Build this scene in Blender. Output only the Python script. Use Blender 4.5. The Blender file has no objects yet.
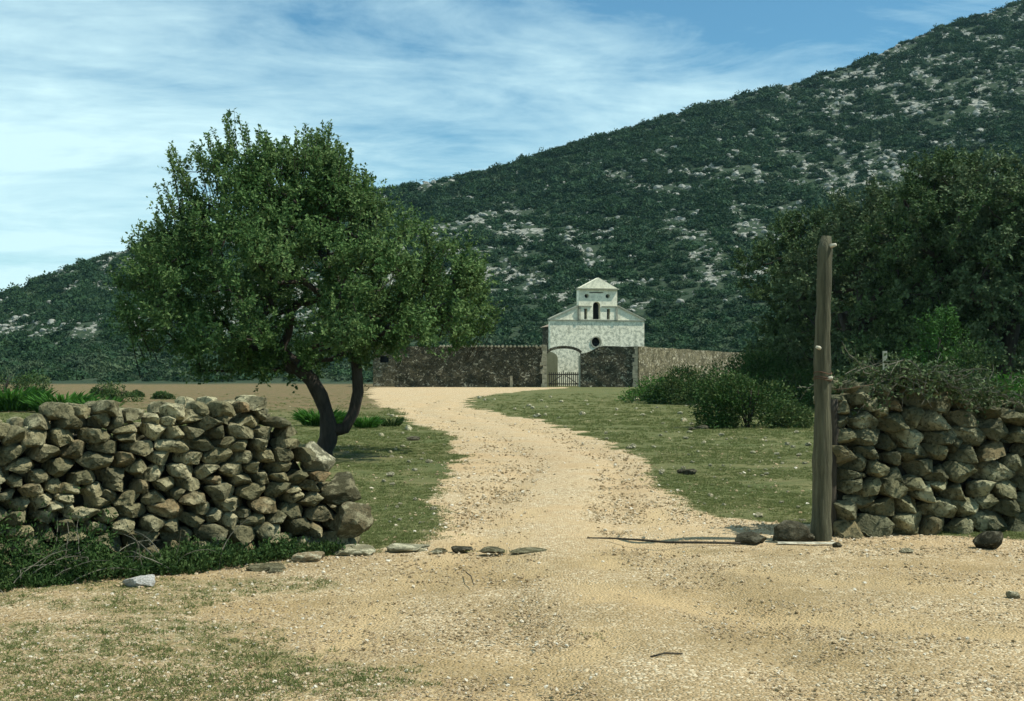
import bpy, bmesh, math, random
import numpy as np
from mathutils import Vector, noise as mnoise
PI = math.pi
R = np.random.RandomState(7)
random.seed(7)
scene = bpy.context.scene
COL = scene.collection
F = 1195.0        # focal length in pixels of the 1024 px frame (42 mm lens)
EYE = 1.6
HY = 368.0        # horizon row

def px(x, Y):                      # picture column at a distance -> world X
    return (x - 512.0) / F * Y
def pz(y, Y):                      # picture row at a distance -> height
    return EYE + (HY - y) / F * Y
def gy(y):                         # picture row on flat ground -> distance
    return EYE * F / (y - HY)

# ------------------------------------------------------------------ numpy noise
_perm = np.random.RandomState(3).rand(256, 256)
def vnoise(x, y):
    xi = np.floor(x).astype(int); yi = np.floor(y).astype(int)
    fx = x - xi; fy = y - yi
    fx = fx * fx * (3 - 2 * fx); fy = fy * fy * (3 - 2 * fy)
    a = _perm[xi & 255, yi & 255]; b = _perm[(xi + 1) & 255, yi & 255]
    c = _perm[xi & 255, (yi + 1) & 255]; d = _perm[(xi + 1) & 255, (yi + 1) & 255]
    return (a * (1 - fx) + b * fx) * (1 - fy) + (c * (1 - fx) + d * fx) * fy
def fbm(x, y, o=4):
    s = 0; a = 1; t = 0
    for k in range(o):
        s = s + a * vnoise(x * 2 ** k + 17 * k, y * 2 ** k + 31 * k); t += a; a *= .5
    return s / t
def sstep(a, b, x):
    t = np.clip((x - a) / (b - a), 0, 1)
    return t * t * (3 - 2 * t)

# ------------------------------------------------------------------ terrain
SKYX = [-1400, -600, -200, 0, 75, 150, 260, 375, 500, 560, 620, 720, 790, 850, 910, 960, 1024, 1200, 1600, 2400]
SKYY = [372, 345, 325, 291, 260, 237, 209, 187, 165, 144, 127, 97, 80, 62, 35, 16, -3, -38, -60, 60]
def hill_h(X, Y):
    Ys = np.maximum(Y, 1.0)
    xp = np.clip(512 + X / Ys * F, -1400, 2400)
    ang = (HY - np.interp(xp, SKYX, SKYY)) / F
    Yc = np.interp(xp, [-600, 0, 375, 1024, 2400], [290, 300, 350, 440, 460])
    Yf = np.interp(xp, [-600, 0, 400, 700, 1024, 2400], [125, 130, 140, 125, 110, 110])
    hc = np.maximum(ang * Yc, 0)
    t = (Y - Yf) / (Yc - Yf)
    tt = np.clip(t, 0, 1)
    prof = 0.30 * tt + 0.70 * (tt ** 1.7)
    prof = np.where(t > 1, 1 - sstep(1, 2.6, t), prof)
    rel = 3.2 * (fbm(X / 34 + 5, Y / 34, 4) - .5) * sstep(0.05, .4, t) * 2
    rel = rel + .9 * (fbm(X / 7, Y / 7 + 9, 3) - .5) * sstep(0.02, .2, t)
    fade = 1 - sstep(0.8, 1.0, t) * .8
    return hc * prof + rel * fade * (hc > 0)
def H(X, Y):
    X = np.asarray(X, float); Y = np.asarray(Y, float)
    g = .05 * (fbm(X / 2.3 + 40, Y / 2.3 + 40, 3) - .5) + .02 * (fbm(X * 3, Y * 3, 2) - .5)
    return g + hill_h(X, Y)
def hz(x, y):
    return float(H(np.array([x]), np.array([y]))[0])

# plan outline of the track: left and right edge per picture row, taken to the ground
RL = ([386.6, 388, 390, 393, 400, 405, 415, 428, 440, 455, 475, 490, 505, 535, 545, 553, 562, 577, 588, 600, 625],
      [372, 370, 367, 366, 371, 378, 400, 430, 450, 458, 450, 440, 427, 425, 395, 330, 250, 100, 0, -400, -9000])
RR = ([386.6, 388, 390, 393, 396, 400, 406, 415, 425, 440, 460, 480, 500, 510, 516, 522, 532, 540, 546, 552],
      [582, 565, 535, 505, 485, 466, 468, 508, 558, 602, 642, 664, 684, 700, 730, 790, 900, 1030, 1300, 9000])
def road_mask(X, Y):
    Yc = np.clip(Y, 1.5, 110)
    yp = HY + EYE * F / Yc
    xp = 512 + X / Yc * F
    l = np.interp(yp, *RL); r = np.interp(yp, *RR)
    sd = np.minimum(xp - l, r - xp) * Yc / F
    sd = sd + .9 * (fbm(X / .9, Y / .9 + 3, 4) - .5) * np.clip(Yc / 22, .5, 2)
    m = sstep(-.22, .3, sd)
    return np.where(Y > 99.5, 0, m)
def weed_mask(X, Y):        # green growth in the near dirt, thicker to the left
    a = fbm(X / 1.0 + 8 + Y * .3, Y / .55, 5)
    left = sstep(.4, -2.6, X) * sstep(10.5, 8.0, Y)
    return sstep(.50, .70, a + .19 * left - .16 * (1 - left)) * sstep(.9, -.4, X) * sstep(11, 9.2, Y)
def brown_mask(X, Y):
    return sstep(-1.5, -7, X) * sstep(36, 52, Y + 10 * (fbm(X / 7, Y / 7) - .5)) * (Y < 200)

# ------------------------------------------------------------------ mesh helpers
def fast_mesh(name, V, Fc, attrs=None, smooth=False, mats=()):
    V = np.asarray(V, np.float32); Fc = np.asarray(Fc, np.int32)
    me = bpy.data.meshes.new(name)
    n, k = Fc.shape
    me.vertices.add(len(V)); me.vertices.foreach_set('co', V.ravel())
    me.loops.add(n * k); me.loops.foreach_set('vertex_index', Fc.ravel())
    me.polygons.add(n); me.polygons.foreach_set('loop_start', np.arange(0, n * k, k, dtype=np.int32))
    me.polygons.foreach_set('use_smooth', np.full(n, smooth))
    for nm, (dom, val) in (attrs or {}).items():
        a = me.attributes.new(nm, 'FLOAT', dom); a.data.foreach_set('value', np.asarray(val, np.float32))
    me.update(calc_edges=True)
    for m in mats: me.materials.append(m)
    return me
def mk(name, me, parent=None, loc=None, **props):
    o = bpy.data.objects.new(name, me); COL.objects.link(o)
    if parent is not None: o.parent = parent
    if loc is not None: o.location = loc
    for k, v in props.items(): o[k] = v
    return o
def empty(name, loc=(0, 0, 0), rz=0, **props):
    o = mk(name, None, None, loc, **props); o.rotation_euler = (0, 0, rz); o.empty_display_size = .2
    return o
class MB:
    def __init__(s): s.v = []; s.f = []; s.a = []; s.n = 0
    def add(s, V, Fs, rnd=None):
        V = [tuple(map(float, p)) for p in V]
        s.v += V; s.f += [tuple(int(i) + s.n for i in f) for f in Fs]
        s.a += [random.random() if rnd is None else rnd] * len(V); s.n += len(V)
    def box(s, x0, x1, y0, y1, z0, z1):
        s.add([(x0, y0, z0), (x1, y0, z0), (x1, y1, z0), (x0, y1, z0), (x0, y0, z1), (x1, y0, z1), (x1, y1, z1), (x0, y1, z1)],
              [(0, 3, 2, 1), (4, 5, 6, 7), (0, 1, 5, 4), (1, 2, 6, 5), (2, 3, 7, 6), (3, 0, 4, 7)])
    def tube(s, pts, rad, k=6, rough=0):
        pts = [Vector(p) for p in pts]
        if not hasattr(rad, '__len__'): rad = [rad] * len(pts)
        V = []; Fs = []
        ref = None
        for i, p in enumerate(pts):
            t = (pts[min(i + 1, len(pts) - 1)] - pts[max(i - 1, 0)])
            if t.length < 1e-6: t = Vector((0, 0, 1))
            t.normalize()
            if ref is None: ref = t.orthogonal()
            ref = (ref - t * ref.dot(t));
            if ref.length < 1e-5: ref = t.orthogonal()
            ref.normalize(); b = t.cross(ref)
            for j in range(k):
                a = 2 * PI * j / k
                r = rad[i]
                if rough: r *= 1 + rough * mnoise.noise(Vector((p.x * 4 + math.cos(a) * 1.5, p.y * 4 + math.sin(a) * 1.5, p.z * 3)))
                V.append(p + (ref * math.cos(a) + b * math.sin(a)) * r)
        for i in range(len(pts) - 1):
            for j in range(k):
                Fs.append((i * k + j, i * k + (j + 1) % k, (i + 1) * k + (j + 1) % k, (i + 1) * k + j))
        Fs.append(tuple(reversed(range(k)))); Fs.append(tuple((len(pts) - 1) * k + j for j in range(k)))
        s.add(V, Fs)
    def mesh(s, name, mat, smooth=False, sharp=0):
        me = bpy.data.meshes.new(name); me.from_pydata(s.v, [], s.f)
        a = me.attributes.new('rnd', 'FLOAT', 'POINT'); a.data.foreach_set('value', s.a)
        if smooth: me.polygons.foreach_set('use_smooth', [True] * len(me.polygons))
        me.materials.append(mat); me.update()
        if sharp: me.set_sharp_from_angle(angle=math.radians(sharp))
        return me
    def build(s, name, mat, parent=None, smooth=False, sharp=0, **props):
        return mk(name, s.mesh(name, mat, smooth, sharp), parent, **props)

# ------------------------------------------------------------------ materials
class NT:
    def __init__(s, name, world=False):
        if world: s.m = name; s.t = name.node_tree
        else:
            s.m = bpy.data.materials.new(name); s.m.use_nodes = True; s.t = s.m.node_tree
        s.t.nodes.clear()
    def n(s, typ, ins=None, **kw):
        nd = s.t.nodes.new(typ)
        for k, v in kw.items(): setattr(nd, k, v)
        for k, v in (ins or {}).items():
            if isinstance(v, bpy.types.NodeSocket): s.t.links.new(v, nd.inputs[k])
            else: nd.inputs[k].default_value = v
        return nd
    def math(s, op, a, b=0.0, clamp=False):
        nd = s.n('ShaderNodeMath', {0: a, 1: b}, operation=op); nd.use_clamp = clamp
        return nd.outputs[0]
    def mix(s, f, a, b, mode='MIX'):
        nd = s.n('ShaderNodeMix', data_type='RGBA', blend_type=mode)
        for i, v in ((0, f), (6, a), (7, b)):
            if isinstance(v, bpy.types.NodeSocket): s.t.links.new(v, nd.inputs[i])
            elif i == 0: nd.inputs[0].default_value = v
            else: nd.inputs[i].default_value = (*v[:3], 1)
        return nd.outputs[2]
    def ramp(s, f, stops, interp='LINEAR'):
        nd = s.n('ShaderNodeValToRGB', {0: f}); cr = nd.color_ramp; cr.interpolation = interp
        while len(cr.elements) < len(stops): cr.elements.new(.5)
        for e, (p, c) in zip(cr.elements, stops):
            e.position = p; e.color = (c, c, c, 1) if not hasattr(c, '__len__') else (*c, 1)
        return nd.outputs[0]
    def noise(s, vec, scale, detail=4, rough=.55, dist=0.0):
        return s.n('ShaderNodeTexNoise', {'Vector': vec, 'Scale': scale, 'Detail': detail, 'Roughness': rough, 'Distortion': dist}).outputs[0]
    def voro(s, vec, scale, feature='F1', out=0):
        return s.n('ShaderNodeTexVoronoi', {'Vector': vec, 'Scale': scale}, feature=feature).outputs[out]
    def pos(s, obj=True):
        if obj: return s.n('ShaderNodeTexCoord').outputs['Object']
        return s.n('ShaderNodeNewGeometry').outputs['Position']
    def attr(s, name): return s.n('ShaderNodeAttribute', attribute_name=name).outputs['Fac']
    def mapping(s, vec, sc, rot=(0, 0, 0)):
        return s.n('ShaderNodeMapping', {'Vector': vec, 'Scale': sc, 'Rotation': rot}).outputs[0]
    def out(s, color, rough=.9, bump=None, bstr=.5, bdist=.02, spec=.2, trans=0):
        ins = {'Base Color': color if isinstance(color, bpy.types.NodeSocket) else (*color, 1), 'Roughness': rough, 'Specular IOR Level': spec}
        if bump is not None:
            b = s.n('ShaderNodeBump', {'Height': bump, 'Strength': bstr, 'Distance': bdist}); ins['Normal'] = b.outputs[0]
        p = s.n('ShaderNodeBsdfPrincipled', ins); sh = p.outputs[0]
        if trans:
            c = color if isinstance(color, bpy.types.NodeSocket) else (*color, 1)
            t = s.n('ShaderNodeBsdfTranslucent', {'Color': c})
            sh = s.n('ShaderNodeMixShader', {0: trans, 1: sh, 2: t.outputs[0]}).outputs[0]
        s.n('ShaderNodeOutputMaterial', {0: sh})
        return s.m

def leaf_mat(name, c0, c1, c2=None, rough=.7, trans=.25, spec=.12, patch=.6, inst=False):
    t = NT(name); r = t.attr('rnd')
    n = t.noise(t.pos(), patch, 2)
    c = t.mix(r, c0, c1)
    if inst: c = t.mix(1.0, c, t.ramp(t.n('ShaderNodeObjectInfo').outputs['Random'], [(0, (.42, .5, .5)), (.5, (.9, .9, .9)), (1, (1.15, 1.1, 1.0))]), 'MULTIPLY')
    if c2 is not None: c = t.mix(t.ramp(t.math('ADD', t.math('MULTIPLY', n, .7), t.math('MULTIPLY', r, .3)), [(.45, 0), (.62, 1)]), c, c2)
    return t.out(c, rough, spec=spec, trans=trans)
def plain_mat(name, c0, c1, scale=5, rough=.85, bump=.4, bd=.01, spec=.2, stretch=(1, 1, 1)):
    t = NT(name); v = t.mapping(t.pos(), stretch)
    n = t.noise(v, scale, 6, .65)
    c = t.mix(t.ramp(n, [(.3, 0), (.7, 1)]), c0, c1)
    return t.out(c, rough, bump=n, bstr=bump, bdist=bd, spec=spec)

def ground_mat():
    t = NT('ground_cover'); p = t.pos()
    road = t.attr('road'); weed = t.attr('weed'); brown = t.attr('brown'); hill = t.attr('hill'); rocky = t.attr('rocky')
    fine = t.noise(p, 9, 6, .7); med = t.noise(p, 1.6, 5, .6); big = t.noise(p, .35, 4, .55); vf = t.noise(p, 45, 3, .7)
    # turf
    g = t.mix(t.ramp(fine, [(.35, 0), (.65, 1)]), (.045, .062, .020), (.13, .145, .052))
    g = t.mix(t.ramp(med, [(.40, .1), (.68, .7)]), g, (.18, .16, .072))
    g = t.mix(t.ramp(big, [(.46, 0), (.66, .4)]), g, (.055, .090, .026))
    g = t.mix(t.math('MULTIPLY', t.ramp(vf, [(.60, 0), (.70, 1)]), .35), g, (.30, .25, .13))
    # brown field
    b = t.mix(t.ramp(fine, [(.3, 0), (.7, 1)]), (.10, .075, .035), (.21, .155, .08))
    b = t.mix(t.ramp(med, [(.5, 0), (.66, .75)]), b, (.05, .085, .025))
    g = t.mix(brown, g, b)
    # dirt and fine gravel
    st = t.voro(p, 38, 'F1', 1); sd = t.voro(p, 38, 'DISTANCE_TO_EDGE', 0)
    sr = t.n('ShaderNodeSeparateColor', {0: st}).outputs[0]
    st2 = t.voro(p, 95, 'F1', 1); sr2 = t.n('ShaderNodeSeparateColor', {0: st2}).outputs[0]
    d = t.mix(t.ramp(med, [(.35, 0), (.65, 1)]), (.29, .205, .095), (.43, .31, .16))
    d = t.mix(t.ramp(big, [(.48, 0), (.62, .7)]), d, (.39, .255, .125))
    fore = t.ramp(t.math('ADD', t.math('MULTIPLY', t.n('ShaderNodeSeparateXYZ', {0: p}).outputs[1], .1), t.math('MULTIPLY', t.math('SUBTRACT', med, .5), .25)), [(1.0, 1), (1.14, 0)]) if False else t.math('SUBTRACT', 1.0, t.math('MULTIPLY', t.math('SUBTRACT', t.math('ADD', t.n('ShaderNodeSeparateXYZ', {0: p}).outputs[1], t.math('MULTIPLY', t.math('SUBTRACT', med, .5), 3.0)), 10.0), .7, clamp=True), clamp=True)
    d = t.mix(fore, t.mix(.5, d, (.53, .395, .225)), t.mix(.62, d, t.mix(t.ramp(t.noise(p, .7, 5, .6, .4), [(.4, 0), (.62, 1)]), (.17, .13, .058), (.31, .23, .108))))
    peb = t.ramp(sr2, [(.0, (.16, .12, .06)), (.4, (.35, .26, .145)), (.8, (.50, .385, .23)), (1, (.70, .61, .43))])
    dens = t.ramp(t.noise(p, .9, 4, .6), [(.38, .18), (.62, .85)])
    rut = t.attr('rut'); dens = t.math('MULTIPLY', dens, t.math('SUBTRACT', 1.0, t.math('MULTIPLY', rut, .8)))
    dens = t.math('MULTIPLY', dens, t.math('SUBTRACT', 1.0, t.math('MULTIPLY', fore, .25)))
    d = t.mix(t.math('MULTIPLY', rut, .5), d, (.50, .375, .20))
    d = t.mix(dens, d, peb)
    big1 = t.math('MULTIPLY', t.ramp(sr, [(.72, 0), (.76, 1)]), t.ramp(sd, [(.04, 0), (.12, 1)]))
    d = t.mix(t.math('MULTIPLY', big1, dens), d, (.66, .58, .40))
    d = t.mix(t.math('MULTIPLY', t.ramp(fine, [(.58, 0), (.72, 1)]), .45), d, (.19, .14, .07))
    # break the seam between turf and dirt
    k = t.math('ADD', road, t.math('MULTIPLY', t.math('SUBTRACT', fine, .5), 1.3))
    k = t.ramp(k, [(.38, 0), (.62, 1)])
    w = t.math('MULTIPLY', weed, t.ramp(fine, [(.40, 0), (.56, 1)]))
    k = t.math('MULTIPLY', k, t.math('SUBTRACT', 1.0, t.math('MULTIPLY', w, .6)))
    c = t.mix(k, g, d)
    # hillside: scrub litter with pale limestone
    lm = t.noise(t.mapping(p, (1, .6, 1)), .42, 7, .72)
    hc = t.mix(t.ramp(t.noise(p, 1.5, 6, .7), [(.42, 0), (.58, 1)]), (.016, .032, .018), (.045, .065, .034))
    rockc = t.mix(t.ramp(t.noise(p, 1.4, 5, .7), [(.35, 0), (.65, 1)]), (.095, .10, .078), (.30, .305, .26))
    rk = t.math('ADD', rocky, t.math('MULTIPLY', t.math('SUBTRACT', lm, .5), 1.6))
    hc = t.mix(t.ramp(rk, [(.50, 0), (.56, 1)]), hc, rockc)
    c = t.mix(hill, c, hc)
    bump = t.math('ADD', t.math('MULTIPLY', vf, .5), t.math('ADD', t.math('MULTIPLY', fine, .8), t.math('MULTIPLY', sd, 2.0)))
    return t.out(c, .95, bump=bump, bstr=.75, bdist=.02, spec=.1)

def stone_mat(name='wall_stone', tone=1.0, dark=1.0, scale=1.0, warm=(1, 1, 1)):
    t = NT(name); p = t.pos(); r = t.attr('rnd')
    n1 = t.noise(p, 7 * scale, 6, .7); n2 = t.noise(p, 2.2 * scale, 4, .6); n3 = t.noise(p, 26 * scale, 5, .75)
    def c(a): return tuple(x * tone * w for x, w in zip(a, warm))
    base = t.ramp(r, [(0, c((.14, .13, .08))), (.3, c((.26, .235, .14))), (.55, c((.37, .33, .20))), (.82, c((.22, .205, .135))), (.96, c((.33, .26, .15))), (1, c((.30, .20, .11)))])
    base = t.mix(t.ramp(n1, [(.40, 0), (.62, .75)]), base, c((.11, .112, .07)))
    base = t.mix(t.ramp(n2, [(.50, 0), (.60, .85)]), base, c((.56, .52, .35)))
    base = t.mix(t.math('MULTIPLY', t.ramp(n3, [(.52, 0), (.60, 1)]), .75), base, c((.045, .05, .03)))
    h = t.math('ADD', t.math('MULTIPLY', n1, 1.0), t.math('MULTIPLY', n3, .5))
    return t.out(base, .95, bump=h, bstr=1.0, bdist=.06, spec=.1)

def rubble_wall_mat(name, c_dark, c_mid, c_pale, scale=5.2, sy=1):
    t = NT(name); p = t.pos()
    v = t.mapping(p, (1, sy, 1.35))
    v = t.n('ShaderNodeVectorMath', {0: v, 1: t.n('ShaderNodeTexNoise', {'Vector': p, 'Scale': 3.0}).outputs[1]}, operation='ADD').outputs[0]
    cell = t.n('ShaderNodeSeparateColor', {0: t.voro(v, scale, 'F1', 1)}).outputs[0]
    edge = t.voro(v, scale, 'DISTANCE_TO_EDGE', 0)
    c = t.ramp(cell, [(0, c_dark), (.45, c_mid), (.74, c_mid), (.88, c_pale), (1, c_pale)])
    c = t.mix(t.ramp(t.noise(p, .8, 4), [(.4, 0), (.65, .6)]), c, c_dark)
    c = t.mix(t.ramp(edge, [(.0, 1), (.09, 0)]), c, tuple(x * .35 for x in c_dark))
    return t.out(c, .95, bump=t.ramp(edge, [(0, 0), (.18, 1)]), bstr=1, bdist=.08, spec=.1)

def plaster_mat():
    t = NT('whitewash'); p = t.pos()
    a = t.noise(p, 3.2, 8, .75); b = t.noise(t.mapping(p, (1, 1, .35)), 1.1, 5, .6); c = t.noise(p, 11, 6, .75)
    col = t.mix(t.ramp(c, [(.42, 0), (.60, 1)]), (.92, .87, .67), (.79, .755, .57))
    hz_ = t.n('ShaderNodeSeparateXYZ', {0: p}).outputs[2]
    col = t.mix(t.math('MULTIPLY', t.ramp(a, [(.46, 0), (.58, .9)]), t.ramp(t.math('MULTIPLY', hz_, .1), [(.5, 1), (.64, .45)])), col, (.34, .345, .25))
    col = t.mix(t.math('MULTIPLY', t.ramp(t.voro(p, 5.5, 'F1', 0), [(.0, 1), (.35, 0)]), .5), col, (.42, .42, .32))
    col = t.mix(t.ramp(b, [(.54, 0), (.68, .45)]), col, (.47, .48, .37))
    return t.out(col, .9, bump=c, bstr=.5, bdist=.03, spec=.1)

M = {}
M['ground'] = ground_mat()
M['stone'] = stone_mat(tone=.80, warm=(1.0, .99, .88))
M['stone_r'] = stone_mat('wall_stone_right', .70, warm=(.95, 1, .9))
M['boulder_dark'] = stone_mat('dark_boulder', .42)
M['boulder_pale'] = stone_mat('pale_boulder', 1.75)
M['core'] = plain_mat('wall_core', (.012, .012, .008), (.035, .033, .022), 8, bump=1, bd=.05)
M['bark'] = plain_mat('bark', (.018, .015, .011), (.060, .050, .038), 14, bump=1, bd=.03, stretch=(1, 1, .25))
M['bark_pale'] = plain_mat('twig_grey', (.07, .066, .045), (.20, .19, .14), 20)
M['leaf'] = leaf_mat('pear_leaf', (.034, .080, .020), (.088, .165, .045), (.135, .205, .070), trans=.28)
M['oak'] = leaf_mat('holm_oak_leaf', (.028, .055, .017), (.062, .105, .033), (.09, .135, .048), trans=.15, patch=.35)
M['oak_blue'] = leaf_mat('olive_leaf', (.042, .074, .030), (.092, .135, .058), (.115, .155, .072), trans=.15, patch=.35)
M['lentisk'] = leaf_mat('lentisk_leaf', (.022, .055, .012), (.050, .115, .024), (.085, .115, .038), trans=.2, patch=.8)
M['bright'] = leaf_mat('bright_leaf', (.03, .095, .012), (.065, .18, .025), (.05, .14, .02), trans=.3)
M['sap'] = leaf_mat('sapling_leaf', (.028, .075, .014), (.055, .135, .026), trans=.25)
M['maquis'] = leaf_mat('maquis_leaf', (.015, .042, .018), (.044, .090, .035), None, trans=.1, inst=True)
M['maquis_pale'] = leaf_mat('maquis_pale_leaf', (.045, .075, .038), (.085, .125, .062), (.06, .10, .05), trans=.1, patch=.05, inst=True)
M['under'] = leaf_mat('undergrowth_leaf', (.018, .045, .012), (.045, .095, .022), (.06, .10, .028), trans=.25, patch=3)
M['grass'] = leaf_mat('grass_blade', (.11, .135, .04), (.26, .26, .11), (.13, .17, .05), trans=.3, patch=.8)
M['plaster'] = plaster_mat()
M['trim'] = plain_mat('grey_trim', (.22, .22, .16), (.40, .40, .31), 5)
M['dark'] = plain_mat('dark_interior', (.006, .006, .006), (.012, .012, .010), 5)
M['tile'] = plain_mat('roof_tile', (.17, .13, .09), (.30, .24, .17), 4)
M['wood_grey'] = plain_mat('weathered_wood', (.035, .036, .020), (.13, .125, .075), 9, bump=1, bd=.05, stretch=(3, 3, .18))
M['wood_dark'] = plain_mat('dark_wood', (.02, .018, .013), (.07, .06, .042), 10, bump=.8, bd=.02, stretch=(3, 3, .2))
M['wood_pale'] = plain_mat('pale_wood', (.30, .28, .20), (.50, .47, .36), 9, stretch=(3, 3, .3))
M['wire'] = plain_mat('rusty_wire', (.06, .035, .02), (.14, .08, .05), 20)
M['rubble_dark'] = rubble_wall_mat('enclosure_stone_dark', (.045, .045, .026), (.125, .115, .068), (.40, .38, .27))
M['rubble_pale'] = rubble_wall_mat('enclosure_stone_pale', (.11, .10, .055), (.28, .25, .15), (.52, .48, .34), 3.6, .4)
M['quoin'] = plain_mat('quoin_stone', (.13, .125, .08), (.40, .37, .26), 3.2, bump=1, bd=.08)
M['ochre'] = plain_mat('ochre_plaster', (.26, .24, .13), (.36, .33, .20), 3)
M['limestone'] = plain_mat('limestone', (.15, .155, .125), (.36, .37, .32), 1.3, bump=1, bd=.2)
M['pebble'] = stone_mat('pebble', 1.15, scale=.6, warm=(1.35, 1.15, .85))
def _peb():
    t = NT('pebble_mix'); r = t.n('ShaderNodeObjectInfo').outputs['Random']
    c = t.ramp(r, [(0, (.31, .24, .135)), (.10, (.42, .32, .18)), (.6, (.50, .375, .22)), (.88, (.66, .55, .37)), (1, (.82, .76, .60))])
    return t.out(c, .9, bump=t.noise(t.pos(), 2, 4), bstr=.6, bdist=.2, spec=.1)
M['pebble_mix'] = _peb()
M['bag'] = plain_mat('white_plastic', (.30, .29, .24), (.74, .73, .68), 9, rough=.7, bump=1, bd=.03)

# ------------------------------------------------------------------ ground mesh (one grid, split into meadow, track and hill)
def grid_part():
    ys = [-7.0]
    while ys[-1] < 1500:
        y = ys[-1]
        if y < 4.5: st = .35
        elif y < 12: st = .05
        else: st = max(.05, y * .0052)
        if y > 560: st = 40
        ys.append(y + st)
    ys = np.array(ys)
    us = [0.0]
    while us[-1] < 1.35:
        u = us[-1]
        us.append(u + (.0026 if u < .40 else .02))
    us = np.array(us); us = np.concatenate([-us[:0:-1], us])
    YY, UU = np.meshgrid(ys, us, indexing='ij')
    XX = UU * (YY + 10.5 - 0.0 * YY)
    return XX, YY
XX, YY = grid_part()
ZZ = H(XX, YY)
rd = road_mask(XX, YY); wd = weed_mask(XX, YY); br = brown_mask(XX, YY)
# wheel tracks pressed into the dirt
_cx = np.interp(np.clip(YY, 1.5, 110), [5.5, 7.5, 11, 14, 20, 28, 45], [.9, .75, .45, .5, 1.1, .3, -3])
_w = np.exp(-((np.abs(XX - _cx) - .75) / .24) ** 2)
ZZ = ZZ - .035 * _w * rd * (YY < 60) + .018 * rd * np.exp(-((XX - _cx) / .35) ** 2) * (YY < 60)
def hillness(X, Y):
    return sstep(112, 128, Y + 14 * (fbm(X / 9, Y / 9) - .5))
def rut_mask(X, Y):
    out = np.zeros_like(X)
    for pts in ([(14, 1.0), (12, .75), (10.6, .62), (9.4, .9), (8.4, 1.9), (7.8, 3.4), (7.4, 6.0)], [(14, 1.0), (12, .6), (10.4, .2), (9.0, -.05), (7.8, -.15), (6.6, -.3), (5.0, -1.2), (3, -3)]):
        for off in (-.72, .72):
            best = np.full(X.shape, 9.0)
            for (ya, xa), (yb, xb) in zip(pts[:-1], pts[1:]):
                dx, dy = xb - xa, yb - ya; L = math.hypot(dx, dy); nx_, ny_ = -dy / L * off, dx / L * off
                tt = np.clip(((X - xa - nx_) * dx + (Y - ya - ny_) * dy) / L / L, 0, 1)
                best = np.minimum(best, np.hypot(X - xa - nx_ - dx * tt, Y - ya - ny_ - dy * tt))
            out = np.maximum(out, np.exp(-(best / .2) ** 2) * sstep(.3, .55, fbm(X / .7 + 5, Y / .7, 3)))
    return out * (Y < 16)
rt_ = rut_mask(XX, YY); ZZ = ZZ - .015 * rt_
hl = hillness(XX, YY)
def rock_field(X, Y):
    a = fbm(X / 26 + 3 + Y / 60, Y / 48 + 7, 4)
    b = fbm(X / 3.6 + 13 + Y / 25, Y / 7.5 + 2, 4)
    lo = sstep(150, 215, Y)
    return (a * .42 + b * .58 - .04 * sstep(320, 420, Y) + .03 * (X < -20)) * lo + .3 * (1 - lo)
rk = rock_field(XX, YY); rk = sstep(.43, .70, rk) * .60
ny, nx = XX.shape
idx = np.arange(ny * nx).reshape(ny, nx)
quads = np.stack([idx[:-1, :-1], idx[:-1, 1:], idx[1:, 1:], idx[1:, :-1]], -1).reshape(-1, 4)
VV = np.stack([XX, YY, ZZ], -1).reshape(-1, 3)
fr = rd.reshape(-1)[quads].mean(1); fy = VV[quads][:, :, 1].mean(1)
def sub(name, sel, mat, **props):
    q = quads[sel]; u, inv = np.unique(q, return_inverse=True)
    at = {n: ('POINT', a.reshape(-1)[u]) for n, a in (('road', rd), ('weed', wd), ('brown', br), ('hill', hl), ('rocky', rk), ('rut', rt_))}
    me = fast_mesh(name, VV[u], inv.reshape(-1, 4), at, True, [mat])
    return mk(name, me, None, **props)
isroad = (fr > .5) & (fy < 101)
ishill = fy > 122
sub('dirt_track', isroad, M['ground'], kind='structure', label='pale gravel track running from the wall gap to the church gate')
sub('meadow_ground', ~isroad & ~ishill, M['ground'], kind='structure', label='short cropped green turf and brown field around the track')
sub('hill', ishill, M['ground'], kind='structure', label='scrubby limestone hillside rising behind the church')

# ------------------------------------------------------------------ leaves
def unit(v): return v / np.maximum(np.linalg.norm(v, axis=-1, keepdims=True), 1e-9)
def leaves(P, D, L, W, rs, O=None):
    """diamond leaf at P pointing along D with length L and width W"""
    n = len(P)
    D = unit(D); A = rs.normal(size=(n, 3)) if O is None else O + rs.normal(size=(n, 3)) * .38; S = unit(np.cross(D, A)); N = np.cross(S, D)
    L = np.asarray(L).reshape(-1, 1) * np.ones((n, 1)); W = np.asarray(W).reshape(-1, 1) * np.ones((n, 1))
    m = P + D * L * .45
    V = np.stack([P, m + S * W * .5 + N * W * .12, P + D * L - N * L * .08, m - S * W * .5 + N * W * .12], 1).reshape(-1, 3)
    Fc = np.arange(n * 4).reshape(n, 4)
    rnd = np.repeat(rs.rand(n), 4)
    return V, Fc, rnd
def leaf_mesh(name, P, D, L, W, rs, mat, O=None):
    V, Fc, r = leaves(P, D, L, W, rs, O)
    return fast_mesh(name, V, Fc, {'rnd': ('POINT', r)}, False, [mat])

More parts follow.
